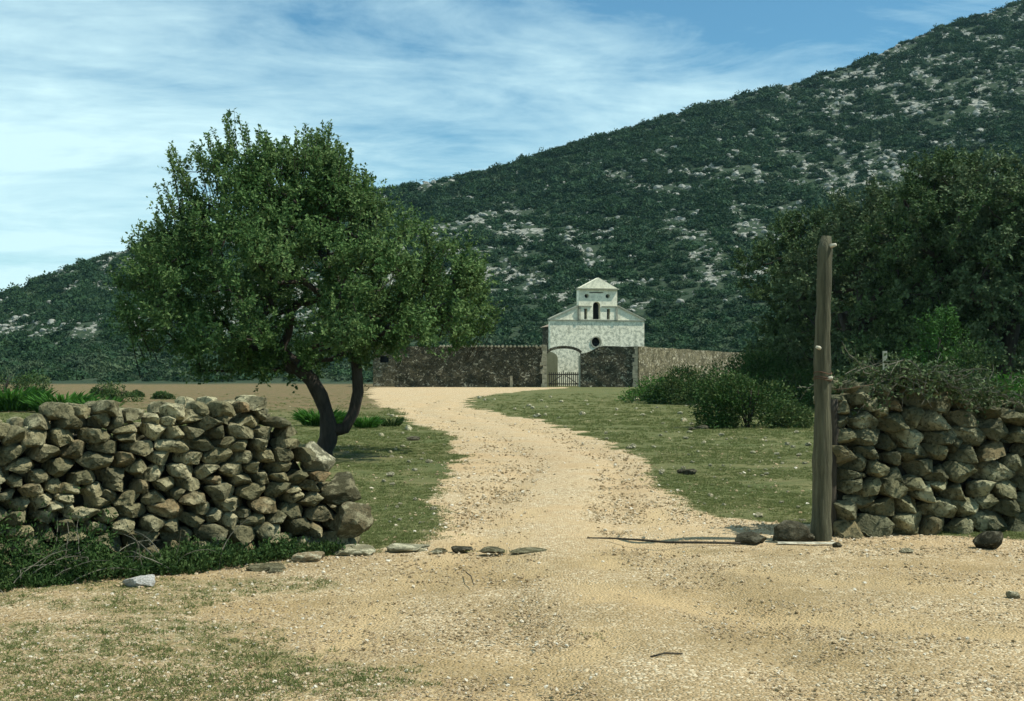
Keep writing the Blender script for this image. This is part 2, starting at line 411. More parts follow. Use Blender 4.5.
def blob_points(n, rx, ry, rz, rs, lumps=14, lump_r=.38, flat_bottom=True, shell=.75):
    """points in a lumpy crown: lobes spread over an ellipsoid"""
    c = unit(rs.normal(size=(lumps, 3)))
    if flat_bottom: c[:, 2] = np.abs(c[:, 2]) * .9 - .12
    c = c * (.55 + .25 * rs.rand(lumps, 1))
    rr = lump_r * (.6 + .8 * rs.rand(lumps))
    k = rs.randint(0, lumps, n)
    d = unit(rs.normal(size=(n, 3)))
    rad = rr[k][:, None] * (shell + (1 - shell) * rs.rand(n, 1)) * (.85 + .3 * rs.rand(n, 1))
    p = c[k] + d * rad
    keep = p[:, 2] > -.12 if flat_bottom else np.ones(n, bool)
    # drop what is deep inside
    keep &= (np.linalg.norm(p, axis=1) > .25)
    p = p[keep]; d = d[keep]
    return p * np.array([rx, ry, rz]), unit(d + .9 * unit(p) + .8 * rs.normal(size=d.shape)), unit(d + .5 * unit(p))

def shrub_mesh(name, seed, rx, ry, rz, n, L, mat, lumps=14, lump_r=.4, core=False):
    rs = np.random.RandomState(seed)
    P, D, O = blob_points(n, rx, ry, rz, rs, lumps, lump_r)
    L = L * (.6 + .8 * rs.rand(len(P)))
    V, Fc, r = leaves(P, D, L, L * .62, rs, O)
    if core:
        bm = bmesh.new(); bmesh.ops.create_icosphere(bm, subdivisions=3, radius=1); off = Vector((seed * 1.7, 3, 5))
        cv = []
        for v in bm.verts:
            p = v.co * (.74 + .34 * mnoise.noise(v.co * 2.1 + off) + .12 * mnoise.noise(v.co * 5 + off)); cv.append((p.x * rx, p.y * ry, p.z * rz * .95))
        cf = [[q.index for q in f.verts] for f in bm.faces]; bm.free()
        cf = np.array(cf); cf = np.concatenate([cf, cf[:, 2:3]], 1); n0 = len(V)
        V = np.concatenate([V, np.array(cv)]); r = np.concatenate([r, np.full(len(cv), .15)])
        me = bpy.data.meshes.new(name); me.from_pydata(V.tolist(), [], Fc.tolist() + [[a + n0, b + n0, c + n0] for a, b, c, _ in cf.tolist()])
        at = me.attributes.new('rnd', 'FLOAT', 'POINT'); at.data.foreach_set('value', r); me.materials.append(mat); me.update(); return me
    return fast_mesh(name, V, Fc, {'rnd': ('POINT', r)}, False, [mat])

# ------------------------------------------------------------------ branching trees
def grow_tree(name, limbs, clusters, shoots, rs, leafL, leafN, mat_leaf, mat_bark, base_r, center, tip_r=.006, shoot_len=(.22, .5), upw=.7, props=None, expo=.42, top_shoots=None):
    nodes = []; parent = []
    for lb in limbs:
        att, pts = lb
        prev = att
        for p in pts:
            nodes.append(np.array(p, float)); parent.append(prev); prev = len(nodes) - 1
    nfix = len(nodes)
    order = np.argsort(np.linalg.norm(clusters - center, axis=1))
    tips = []
    for ci in order:
        t = clusters[ci]
        A = np.array(nodes)
        dd = np.linalg.norm(A - t, axis=1)
        out = np.linalg.norm(A - center, axis=1)
        cost = dd + .25 * np.maximum(out - np.linalg.norm(t - center), 0) + .35 * np.maximum(A[:, 2] - t[2], 0)
        cost[0:2] += 5
        j = int(np.argmin(cost)); a = A[j]
        d = t - a; ln = np.linalg.norm(d); k = max(1, int(ln / .28))
        prev = j
        for q in range(1, k + 1):
            f = q / k
            pnt = a + d * f + np.array([0, 0, -.10 * ln * math.sin(PI * f)]) + rs.normal(size=3) * .03 * ln * math.sin(PI * f)
            nodes.append(pnt); parent.append(prev); prev = len(nodes) - 1
        tips.append(prev)
    n = len(nodes); w = np.zeros(n)
    for t in tips: w[t] += 1
    for i in range(n - 1, -1, -1):
        if parent[i] is not None and parent[i] >= 0: w[parent[i]] += w[i]
    rad = tip_r * np.maximum(w, 1) ** expo
    rad[0] = max(rad[0], base_r)
    sc = base_r / (tip_r * max(len(tips), 1) ** expo)
    rad = np.where(w > 3, rad * (1 + (sc - 1) * np.clip(np.log(w + 1) / np.log(len(tips) + 1), 0, 1)), rad)
    mb = MB()
    kids = {}
    for i, p in enumerate(parent):
        if p is not None and p >= 0: kids.setdefault(p, []).append(i)
    starts = [(None, i) for i in range(n) if parent[i] is None or parent[i] < 0]
    stack = starts[:]
    while stack:
        p, i = stack.pop()
        chain = []; cr = []
        if p is not None: chain.append(nodes[p]); cr.append(min(rad[p], rad[i] * 1.25))
        while True:
            chain.append(nodes[i]); cr.append(rad[i])
            ks = sorted(kids.get(i, []), key=lambda c: -w[c])
            if not ks: break
            for c in ks[1:]: stack.append((i, c))
            i = ks[0]
        if len(chain) > 1: mb.tube(chain, cr, 10 if cr[0] > .06 else (6 if cr[0] > .02 else 4), .25 if cr[0] > .06 else 0)
    # foliage
    T = np.array([nodes[t] for t in tips]); nT = len(T)
    k = np.repeat(np.arange(nT), shoots); S0 = T[k] + rs.normal(size=(len(k), 3)) * .07
    outd = unit(T[k] - center)
    SD = unit(outd * .6 + np.array([0, 0, upw]) + rs.normal(size=S0.shape) * .65)
    SL = shoot_len[0] + (shoot_len[1] - shoot_len[0]) * rs.rand(len(k))
    if top_shoots is not None:
        S0 = np.concatenate([S0, top_shoots[0]]); SD = np.concatenate([SD, unit(top_shoots[1])]); SL = np.concatenate([SL, top_shoots[2]])
        for a, d, l in zip(*top_shoots): mb.tube([a - unit(d) * .5, a, a + unit(d) * l], [.009, .008, .003], 4)
    m = leafN; kk = np.repeat(np.arange(len(S0)), m)
    f = rs.rand(len(kk))
    P = S0[kk] + SD[kk] * (SL[kk] * f)[:, None]
    D = unit(unit(rs.normal(size=P.shape)) + SD[kk] * .5)
    P = P + D * .012
    TT = np.concatenate([T[k], S0[len(k):]]) if top_shoots is not None else T[k]
    O = unit(unit(P - TT[kk]) * 1.0 + unit(P - center) * .5 + np.array([0, 0, .35]))
    LL = leafL * (.65 + .7 * rs.rand(len(kk)))
    root = empty(name, limbs[0][1][0], **(props or {}))
    base = np.array(limbs[0][1][0])
    mb.v = [(a - base[0], b - base[1], c - base[2]) for a, b, c in mb.v]
    mb.build('trunk', mat_bark, root, True)
    mk('crown', leaf_mesh('crown', P - base, D, LL, LL * .62, rs, mat_leaf, O), root)
    return root

# main wild pear tree
TY = 22.0
def main_tree():
    rs = np.random.RandomState(21)
    prof = np.array([(146, 206, 318), (156, 184, 340), (168, 172, 354), (188, 160, 370), (212, 150, 388), (232, 138, 436), (262, 124, 486), (305, 110, 512), (335, 112, 512), (348, 128, 462), (358, 150, 374), (372, 185, 332)], float)
    zs = pz(prof[:, 0], TY)[::-1]; xl = px(prof[:, 1], TY)[::-1]; xr = px(prof[:, 2], TY)[::-1]
    pts = []
    while len(pts) < 700:
        z = rs.uniform(zs[0], zs[-1]); a = np.interp(z, zs, xl); b = np.interp(z, zs, xr)
        c = (a + b) / 2; h = (b - a) / 2 - .15; 
        if h < .05: continue
        th = rs.rand() * 2 * PI; r = rs.rand() ** .42
        dep = h * .86
        x = c + h * r * math.cos(th); y = TY + .1 + dep * r * math.sin(th)
        if rs.rand() > (b - a) / 7.2 + .12: continue
        nv = mnoise.noise(Vector((x * .75 + 3, y * .75, z * .95)))
        if nv < -.02 and rs.rand() < .9: continue
        pts.append((x, y, z))
    pts = np.array(pts)
    bx = px(322, TY)
    def P(x, y, dy=0): return (px(x, TY + dy), TY + dy, pz(y, TY + dy))
    g = hz(bx, TY)
    limbs = [
        (None, [(bx, TY, g - .1), (bx + .02, TY, g + .12), P(328, 440), P(330, 430)]),
        (3, [P(326, 412, -.02), P(321, 396, -.05), P(311, 380, -.1), P(298, 368, -.15), P(280, 350, -.25), P(258, 325, -.2), P(232, 290, 0), P(220, 250, .1), P(214, 200, .1)]),
        (3, [P(345, 428, .05), P(354, 412, .1), P(358, 392, .1), P(357, 370, .1), P(354, 350, .1), P(350, 320, .15), P(335, 275, .2), P(320, 225, .1), P(318, 170, 0)]),
        (8, [P(250, 348, -.6), P(210, 335, -1.1), P(170, 325, -1.3)]),
        (9, [P(270, 300, .6), P(268, 250, .9), P(262, 190, .6)]),
        (17, [P(380, 335, -.5), P(415, 315, -.8), P(455, 300, -.8)]),
        (18, [P(380, 290, .7), P(405, 265, .9), P(430, 255, .6)]),
        (8, [P(240, 352, .8), P(195, 342, 1.3)]),
    ]
    # long upright shoots that stand out of the top
    tops = [(212, 128), (228, 112), (233, 108), (245, 122), (258, 128), (192, 140), (170, 142), (268, 138), (285, 134), (296, 140), (305, 122), (310, 130), (322, 122), (330, 120), (338, 136), (345, 145), (352, 160), (372, 172), (368, 185), (178, 165), (162, 178), (155, 215),
            (385, 200), (405, 222), (425, 232), (448, 240), (145, 250), (470, 262), (490, 285), (124, 296), (500, 300), (278, 142), (318, 142)]
    A = []; Dd = []; Ls = []
    for i, (x, y) in enumerate(tops * 4):
        dy = rs.uniform(-1.4, 1.4) if i >= len(tops) else rs.uniform(-.4, .4)
        l = rs.uniform(.55, .95); tx, _, tz = P(x + rs.uniform(-9, 9) * (i >= len(tops)), y + 6 * (i >= len(tops)), dy)
        d = np.array([(tx - px(290, TY)) * .14 + rs.normal() * .08, dy * .1, 1.0]); d /= np.linalg.norm(d)
        A.append(np.array([tx, TY + dy, tz]) - d * l); Dd.append(d); Ls.append(l)
    return grow_tree('wild_pear_tree', limbs, pts, 10, rs, .064, 24, M['leaf'], M['bark'], .165, np.array([px(318, TY), TY, 2.3]),
                     tip_r=.007, shoot_len=(.2, .5), upw=.8, top_shoots=(np.repeat(np.array(A), 3, 0), np.repeat(np.array(Dd), 3, 0), np.repeat(np.array(Ls), 3)),
                     props=dict(label='broad green wild pear tree with two curving trunks beside the track', category='tree'))
main_tree()

# dark evergreen trees at the right
def evergreen(seed, hgt, wid, mat, nclus=340, leafN=24, shoots=8):
    rs = np.random.RandomState(seed)
    lob = []
    for k in range(9):
        a = rs.rand() * 2 * PI; r = rs.uniform(.15, .62) * wid / 2
        lob.append((r * math.cos(a), r * math.sin(a), hgt * rs.uniform(.2, .8), wid * rs.uniform(.20, .32), hgt * rs.uniform(.16, .24)))
    lob.append((0, 0, hgt * .8, wid * .24, hgt * .2))
    pts = []
    while len(pts) < nclus:
        l = lob[rs.randint(len(lob))]; d = unit(rs.normal(size=3)); r = rs.rand() ** .3
        p = np.array([l[0] + d[0] * l[3] * r, l[1] + d[1] * l[3] * r, l[2] + d[2] * l[4] * r])
        if p[2] < .35: continue
        pts.append(p)
    limbs = [(None, [(0, 0, -.2), (.05, 0, .6), (.0, .1, 1.3)]), (2, [(-.5, .1, 2.0), (-1.0, .2, 3.2), (-1.3, .2, 4.5)]), (2, [(.5, -.1, 2.1), (1.1, -.3, 3.3), (1.2, -.2, 4.8)]), (2, [(.1, .4, 2.4), (.1, .6, 4.2), (0, .3, 5.8)])]
    return grow_tree('evergreen_tree', limbs, np.array(pts), shoots, rs, .115, leafN, mat, M['bark'], .3, np.array([0, 0, hgt * .42]), tip_r=.012, shoot_len=(.3, .75), upw=.35)
protos = [evergreen(31, 8.6, 8.4, M['oak']), evergreen(32, 8.0, 7.6, M['oak_blue']), evergreen(33, 7.2, 7.4, M['oak'])]
def copy_tree(o):
    c = o.copy(); COL.objects.link(c)
    for ch in list(o.children):
        d = ch.copy(); COL.objects.link(d); d.parent = c
    return c
EV = [ # px x, dist, scale, rot, proto, label
    (868, 50, 1.16, .3, 1, 'tall grey-green evergreen tree, its rounded top highest above the leaning post'),
    (832, 56, 1.02, 1.7, 0, 'dark evergreen tree with low skirts, leftmost of the wood beside the bushes'),
    (935, 46, 1.1, 3.0, 0, 'dark evergreen tree standing behind the pale green sapling'),
    (1000, 44, 1.16, 4.2, 1, 'tall grey-green evergreen tree rising behind the right end of the stone wall'),
    (905, 62, 1.06, 5.1, 2, 'dark evergreen tree deep in the wood between the two tallest crowns'),
    (1060, 50, 1.05, 2.2, 2, 'dark evergreen tree cut off by the right edge, behind the brushwood wall'),
    (965, 66, 1.12, .9, 0, 'shadowy evergreen tree at the back of the wood on the right'),
    (838, 66, 1.0, 2.6, 2, 'shadowy evergreen tree at the back of the wood behind the post'),
    (1110, 60, 1.1, 2.9, 0, 'shadowy evergreen tree at the back of the wood, farthest to the right'),
]
used = set()
for x, d, s, rz, k, lab in EV:
    o = protos[k] if k not in used else copy_tree(protos[k]); used.add(k)
    X = px(x, d); o.location = (X, d, hz(X, d) - .05); o.rotation_euler = (0, 0, rz); o.scale = (s, s, s)
    o['label'] = lab; o['category'] = 'tree'; o['group'] = 'dark evergreen trees of the wood at the right'

# young pale green sapling in front of the wood
def sapling():
    rs = np.random.RandomState(44); d = 37.0; x0 = px(940, d)
    pts = []
    while len(pts) < 110:
        z = rs.uniform(.7, 3.15); h = .95 * math.sqrt(max(0, 1 - ((z - 1.5) / 1.7) ** 2)) 
        a = rs.rand() * 2 * PI; r = rs.rand() ** .5 * h
        pts.append((x0 + r * math.cos(a), d + r * math.sin(a), z))
    g = hz(x0, d)
    grow_tree('sapling', [(None, [(x0, d, g - .05), (x0, d, .5), (x0 + .05, d, 1.2), (x0 + .1, d, 2.2)])], np.array(pts), 4, rs, .085, 12, M['sap'], M['bark'], .05,
              np.array([x0, d, 1.0]), props=dict(label='small bright green sapling in front of the dark wood', category='tree'))
sapling()

# ------------------------------------------------------------------ bushes
def bush(name, x, d, w, dep, h, n, L, mat, seed, label, cat='bush', group=None, lumps=16):
    X = px(x, d); me = shrub_mesh(name, seed, w / 2 * 1.2, dep / 2 * 1.1, h * 1.22, n, L, mat, lumps, .36)
    root = empty(name, (X, d, hz(X, d) - .03), 0, label=label, category=cat)
    if group: root['group'] = group
    mk('foliage', me, root)
    mb = MB(); rs = random.Random(seed)
    for k in range(7):
        a = rs.random() * 2 * PI; r = rs.uniform(.3, .6)
        mb.tube([(0, 0, -.05), (math.cos(a) * w * .15 * r, math.sin(a) * dep * .15 * r, h * .3), (math.cos(a) * w * .42 * r, math.sin(a) * dep * .42 * r, h * .75)], [.03, .022, .008], 5)
    mb.build('stem', M['bark'], root, True)
    return root
G1 = 'low rounded bushes between the meadow and the wood'
bush('bush', 748, 32, 2.6, 1.9, 1.4, 16000, .075, M['lentisk'], 1, 'dark green bush standing alone on the turf in front of the bush thicket', group=G1)
bush('bush', 790, 33.5, 1.5, 1.2, .7, 6000, .07, M['lentisk'], 2, 'small low bush at the foot of the lone dark bush, nearer the post', group=G1)
bush('bush', 692, 54, 5.2, 3, 1.7, 16000, .10, M['lentisk'], 3, 'low spreading green bush at the left end of the thicket by the church wall', group=G1)
bush('bush', 745, 52, 4.8, 3, 2.35, 18000, .10, M['lentisk'], 4, 'broad tall bush in the middle of the thicket right of the church', group=G1)
bush('bush', 660, 58, 3.2, 2.4, .95, 7000, .10, M['bright'], 5, 'small bright green bush, first one right of the stone wall corner', group=G1)
bush('bush', 800, 50, 3.8, 3, 1.9, 15000, .10, M['lentisk'], 6, 'rounded bush just left of the leaning post', group=G1)
bush('bush', 845, 46, 3.0, 2.4, 1.45, 12000, .09, M['lentisk'], 7, 'rounded bush just right of the leaning post, behind the wall end', group=G1)
bush('bush', 775, 58, 3.6, 3, 2.5, 14000, .11, M['lentisk'], 8, 'tallest bush at the back of the thicket, touching the dark trees', group=G1)
bush('bush', 1010, 33, 3.6, 2.4, 1.35, 14000, .08, M['bright'], 9, 'bright green leafy bush above the right end of the wall', group=None)
bush('bush', 975, 36, 1.3, 1.2, 2.3, 7000, .08, M['oak'], 10, 'narrow dark bush beside the sapling and the bright green bush', group=None)
bush('bush', 905, 34, 2.2, 1.6, 1.25, 8000, .08, M['lentisk'], 12, 'green bush behind the stake and the brushwood on the wall', group=None)

# bright leafy plants (clumps of upright blades)
def blade_plant(x, y, w, h, n, label, seed, mat='bright', group=None, d=None):
    rs = np.random.RandomState(seed); d = d or gy(y); X = px(x, d)
    th = rs.rand(n) * 2 * PI; r = np.sqrt(rs.rand(n)) * w * .35
    P = np.stack([r * np.cos(th), r * np.sin(th) * .7, np.zeros(n)], 1)
    D = unit(np.stack([np.cos(th) * .6, np.sin(th) * .6, np.full(n, 1.3)], 1) + rs.normal(size=(n, 3)) * .3)
    L = h * (.5 + .6 * rs.rand(n))
    P2 = P + D * (L * .55)[:, None]
    V1, F1, r1 = leaves(P, D, L * .75, L * .10 + .008, rs)
    D2 = unit(D + np.stack([np.cos(th), np.sin(th), np.full(n, -.25)], 1) * .7)
    V2, F2, r2 = leaves(P2, D2, L * .6, L * .09 + .008, rs)
    me = fast_mesh('leafy_plant', np.concatenate([V1, V2]), np.concatenate([F1, F2 + len(V1)]), {'rnd': ('POINT', np.concatenate([r1, r2]))}, False, [M[mat]])
    o = mk('leafy_plant', me, None, (X, d, hz(X, d) - .01), label=label, category='plant')
    if group: o['group'] = group
    return o
G2 = 'bright green leafy plants on the turf'
blade_plant(318, 426, 1.1, .52, 420, 'bright green leafy clump between the wall end and the pear trunks', 1, group=G2)
blade_plant(337, 424, .9, .42, 300, 'bright green leafy clump seen between the two pear trunks', 2, group=G2)
blade_plant(366, 428, .8, .36, 260, 'bright green leafy clump just right of the right-hand pear trunk', 3, group=G2)
blade_plant(391, 426, .7, .30, 160, 'spiky dark green plant at the edge of the track right of the pear tree', 4, 'under', group=G2)
blade_plant(10, 411, 2.8, 1.0, 500, 'bright green leafy clump over the wall at the left edge of the photo', 5, group=G2)
blade_plant(62, 412, 2.6, .80, 460, 'bright green low clump behind the wall, second from the left edge', 6, group=G2)
blade_plant(95, 414, 1.8, .62, 300, 'low bright green clump behind the wall, right of the second clump', 7, group=G2)
blade_plant(262, 548, .28, .2, 60, 'tuft of green blades growing among the end stones of the left wall', 8, 'under', group=G2, d=10.35)
G3 = 'small dark bushes dotted on the brown field'
for i, (x, y, w, h, lab) in enumerate([(104, 397, 1.1, .8, 'small dark round bush on the brown field, leftmost of four'), (120, 402, 1.3, .75, 'dark ragged bush on the brown field, lower and right of the leftmost'),
                                     (134, 397, .7, .4, 'tiny dark bush on the brown field'), (162, 399, .9, .35, 'flat dark bush on the brown field, nearest the pear crown')]):
    d = gy(y); bush('bush', x, d, w * 1.2, w, h, 2500, .09, M['lentisk'], 50 + i, lab, group=G3, lumps=8)
bush('bush', 4, 78, 4.5, 3, 1.6, 7000, .13, M['lentisk'], 60, 'dark green bush on the field at the far left edge', lumps=10)

# ------------------------------------------------------------------ rocks
def rock_mesh(name, seed, mat, sub=3, amp=.20, cuts=13, smooth=True):
    rs = random.Random(seed); bm = bmesh.new(); bmesh.ops.create_icosphere(bm, subdivisions=sub, radius=1)
    off = Vector((rs.random() * 50, rs.random() * 50, rs.random() * 50))
    pl = []
    for k in range(cuts):
        n = Vector((rs.gauss(0, 1), rs.gauss(0, 1), rs.gauss(0, 1))).normalized(); pl.append((n, rs.uniform(.56, .84)))
    for v in bm.verts:
        p = v.co.copy()
        for n, d in pl:
            e = p.dot(n) - d
            if e > 0: p -= n * e * .98
        p *= 1 + amp * mnoise.noise(p * 1.3 + off) + amp * .35 * mnoise.noise(p * 4 + off)
        v.co = p
    me = bpy.data.meshes.new(name); bm.to_mesh(me); bm.free()
    for p in me.polygons: p.use_smooth = smooth
    a = me.attributes.new('rnd', 'FLOAT', 'POINT'); a.data.foreach_set('value', [rs.random()] * len(me.vertices))
    me.materials.append(mat)
    if smooth: me.set_sharp_from_angle(angle=math.radians(24))
    return me
def rock(name, x, y, w, dep, h, seed, mat, label, rz=0, d=None, lift=.3, group=None, cat='rock'):
    d = d or gy(y); X = px(x, d)
    o = mk(name, rock_mesh(name, seed, mat, 4 if w > .25 else 3), None, (X, d, hz(X, d) + h * lift), label=label, category=cat)
    o.scale = (w / 2 * 1.15, dep / 2 * 1.15, h / 2 * 1.15); o.rotation_euler = (0, 0, rz)
    if group: o['group'] = group
    return o

# ------------------------------------------------------------------ dry stone walls
def clip(poly, a, b, c):      # keep a*x+b*y<=c
    out = []
    for i in range(len(poly)):
        p = poly[i]; q = poly[(i + 1) % len(poly)]
        dp = a * p[0] + b * p[1] - c; dq = a * q[0] + b * q[1] - c
        if dp <= 0: out.append(p)
        if (dp < 0) != (dq < 0) and dp != dq:
            t = dp / (dp - dq); out.append((p[0] + (q[0] - p[0]) * t, p[1] + (q[1] - p[1]) * t))
    return out
def wall_cells(s0, s1, top, hr, wr, rs, small=.25):
    A = .46                                    # stones are wider than tall
    seeds = []; z = 0.0; i = 0
    tmax = max(top(s0 + (s1 - s0) * k / 30) for k in range(31))
    while z < tmax + .05:
        h = rs.uniform(*hr) * (1.25 if z < .25 else 1); s = s0 - rs.random() * .2
        while s < s1:
            w = rs.uniform(*wr) * (1.2 if z < .25 else 1)
            cx, cz = s + w / 2 + rs.uniform(-.1, .1) * w, z + h / 2 + rs.uniform(-.34, .34) * h
            if rs.random() < small:
                seeds.append((cx - w * .22, cz + h * .2)); seeds.append((cx + w * .26, cz - h * .22))
            else: seeds.append((cx, cz))
            s += w
        z += h; i += 1
    S = np.array(seeds); Q = S * np.array([A, 1]); cells = []
    for k in range(len(S)):
        if S[k, 0] < s0 or S[k, 0] > s1: continue
        tp = top(S[k, 0])
        if S[k, 1] > tp - .03: continue
        c = Q[k]; r = .30
        poly = [(c[0] - r, c[1] - r), (c[0] + r, c[1] - r), (c[0] + r, c[1] + r), (c[0] - r, c[1] + r)]
        dd = np.linalg.norm(Q - c, axis=1)
        for j in np.argsort(dd)[1:26]:
            n = Q[j] - c; m = (Q[j] + c) / 2
            poly = clip(poly, n[0], n[1], n[0] * m[0] + n[1] * m[1])
            if len(poly) < 3: break
        if len(poly) < 3: continue
        poly = clip(poly, 0, 1, tp + rs.uniform(-.02, .06)); poly = clip(poly, 0, -1, .06) if poly else poly
        if not poly or len(poly) < 3: continue
        poly = clip(poly, 1, 0, (s1 + .02) * A); poly = clip(poly, -1, 0, -(s0 - .01) * A) if poly else poly
        if not poly or len(poly) < 3: continue
        cells.append([(p[0] / A, p[1]) for p in poly])
    return cells
def stone_geo(poly, n0, depth, rs, NT_=38, NP=17):
    """irregular boulder filling one cell; returns local (s, n, t) points"""
    c = np.mean(poly, axis=0); poly = [np.array(p) - c for p in poly]
    sz = math.sqrt(abs(sum(poly[i][0] * poly[(i + 1) % len(poly)][1] - poly[(i + 1) % len(poly)][0] * poly[i][1] for i in range(len(poly)))) / 2)
    off = Vector((rs.random() * 90, rs.random() * 90, rs.random() * 90))
    rad = []
    for k in range(NT_):
        a = 2 * PI * k / NT_; d = np.array([math.cos(a), math.sin(a)]); best = 9
        for i in range(len(poly)):
            p, q = poly[i], poly[(i + 1) % len(poly)]; e = q - p; den = d[0] * e[1] - d[1] * e[0]
            if abs(den) < 1e-9: continue
            t = (p[0] * e[1] - p[1] * e[0]) / den
            if 0 < t < best: best = t
        rad.append(best if best < 9 else sz * .4)
    rad = np.array(rad)
    for _ in range(1): rad = np.minimum(rad, .25 * np.roll(rad, 1) + .5 * rad + .25 * np.roll(rad, -1)) * .995
    rad = rad * rs.uniform(.98, 1.10)
    e1 = rs.uniform(.22, .5); tilt = (rs.uniform(-.25, .25), rs.uniform(-.35, .25)); bulge = rs.uniform(-.02, .05)
    V = []; 
    fc = [(Vector((rs.gauss(0, 1), .3 + rs.random() * 1.4, rs.gauss(0, 1))).normalized(), rs.uniform(.52, .85)) for _ in range(7)]
    ph = [-PI / 2 + PI * (j + .5) / NP for j in range(NP)]
    for f in ph:
        cf = abs(math.cos(f)) ** e1; sf = math.copysign(abs(math.sin(f)) ** .8, math.sin(f))
        for k in range(NT_):
            a = 2 * PI * k / NT_; x = rad[k] * cf * math.cos(a); z = rad[k] * cf * math.sin(a)
            y = sf * depth / 2
            q = Vector((x / (sz * .62), y / (depth / 2), z / (sz * .62)))
            for n, dd in fc:
                ex = q.dot(n) - dd
                if ex > 0: q -= n * ex * .98
            pv = Vector((x, y, z))
            nv = mnoise.noise(pv * 8 + off) * .13 - abs(mnoise.noise(pv * 17 + off)) * .13 + mnoise.noise(pv * 38 + off) * .06 + .03
            q *= 1 + nv
            x, y, z = q.x * sz * .62, q.y * depth / 2, q.z * sz * .62
            y += (tilt[0] * x + tilt[1] * z) * (1 if y > 0 else 0)
            V.append((c[0] + x, n0 + bulge + .03 - depth / 2 + y, c[1] + z))
    V.append((c[0], n0 + bulge - depth, c[1])); 
    yf = max(v[1] for v in V); V.append((c[0], (np.mean([v[1] for v in V[(NP - 1) * NT_:NP * NT_]])) + .004, c[1]))
    Fs = []
    for j in range(NP - 1):
        for k in range(NT_):
            Fs.append((j * NT_ + k, (j + 1) * NT_ + k, (j + 1) * NT_ + (k + 1) % NT_, j * NT_ + (k + 1) % NT_))
    b = NP * NT_
    for k in range(NT_):
        Fs.append((b, k, (k + 1) % NT_)); Fs.append((b + 1, (NP - 1) * NT_ + (k + 1) % NT_, (NP - 1) * NT_ + k))
    return V, Fs, sz
def dry_wall(name, A, B, top, thick, hr, wr, seed, mat, label, n_ind=100, small=.25, vis=None, cap=None, back0=0, capmax=99):
    """A -> B is the foot of the near face, seen with A at the left"""
    rs = random.Random(seed)
    A = np.array(A, float); B = np.array(B, float); Ln = np.linalg.norm(B - A); t = (B - A) / Ln; nrm = np.array([t[1], -t[0]])  # towards the camera
    root = empty(name, (A[0], A[1], 0), 0, label=label, category='stone wall')
    def place(V, batter=.10):
        out = []
        for s, n, z in V:
            n2 = n - batter * z
            p = t * s + nrm * n2
            out.append((p[0], p[1], z))
        return out
    stones = []
    for c in wall_cells(0, Ln, top, hr, wr, rs, small):
        V, Fs, sz = stone_geo(c, 0.0, rs.uniform(.26, .36), rs); stones.append((sz, np.mean([p[0] for p in c]), place(V), Fs, 0))
    tb = lambda s: top(s) - .01 + .05 * math.sin(s * 5)
    for c in wall_cells(back0, Ln + .12, tb, hr, wr, rs, small):
        V, Fs, sz = stone_geo(c, -thick + .33, rs.uniform(.26, .36), rs, 16, 7); stones.append((sz * .4, np.mean([p[0] for p in c]), place(V), Fs, 1))
    # loose cap stones lying along the top
    s = .05
    while s < min(Ln - .1, capmax):
        w = rs.uniform(.12, .30); h = rs.uniform(.07, .13)
        for n0 in (rs.uniform(-.06, 0), rs.uniform(-.42, -.32)):
            if rs.random() < (.72 if cap is None else cap):
                z = top(s) - .06 + rs.uniform(-.02, .02)
                c = [(s, z), (s + w, z + rs.uniform(-.02, .02)), (s + w, z + h), (s + w * .3, z + h * 1.2), (s, z + h)]
                V, Fs, sz = stone_geo(c, n0, rs.uniform(.2, .3), rs, 20, 9); stones.append((sz, s, place(V), Fs, 2))
        s += w * .95
    v = vis or (lambda s: True)
    stones.sort(key=lambda q: -(q[0] if v(q[1]) else 0))
    k = 0; rest = MB()
    for sz, s, V, Fs, layer in stones:
        g = mnoise.noise(Vector((s * 1.3, V[0][2] * 2, seed)))
        rn = min(1, max(0, rs.random()))
        if k < n_ind and layer != 1 and v(s):
            m = MB(); m.add(V, Fs, rn); m.build('stone', mat, root, True, 26); k += 1
        else: rest.add(V, Fs, rn)
    rest.build('rubble_stones', mat, root, True, 26, kind='stuff')
    core = MB(); N = 40; prof = []
    Vc = []; 
    for i in range(N + 1):
        s = .12 + (Ln - .22) * i / N; z = max(.05, top(s) - .22)
        for n, zz in ((-.24, -.05), (-.24, z), (-thick + .16, z), (-thick + .16, -.05)): Vc.append((s if n > -.3 else max(s, back0 + .15), n, zz))
    Fs = []
    for i in range(N):
        for a in range(4): Fs.append((i * 4 + a, i * 4 + (a + 1) % 4, (i + 1) * 4 + (a + 1) % 4, (i + 1) * 4 + a))
    Fs += [(0, 3, 2, 1), (N * 4, N * 4 + 1, N * 4 + 2, N * 4 + 3)]
    core.add(place(Vc), Fs); core.build('wall_core', M['core'], root)
    return root, t, nrm

# left wall: runs from beyond the left edge to the gap
LA = (-5.75, 7.86); LB = (-1.21, 10.6)
LLn = math.hypot(LB[0] - LA[0], LB[1] - LA[1])
def ltop(s):
    r = LLn - s       # metres from the gap end
    return float(np.interp(r, [0, .12, .30, .45, .62, .78, 1.0, 1.25, 2.0, 3.2, 6], [.24, .40, .52, .68, 1.0, 1.20, 1.28, 1.28, 1.24, 1.22, 1.22])) + .035 * math.sin(s * 3.1) + .03 * math.sin(s * 9) + .05 * mnoise.noise(Vector((s * 6, 1, 2)))
dry_wall('dry_stone_wall', LA, LB, ltop, .75, (.072, .145), (.13, .33), 5, M['stone'], 'long grey dry stone wall with a tumbled end, under the pear tree at the left', 100, .2, vis=lambda s: s > LLn - 3.4, capmax=LLn - 1.0)
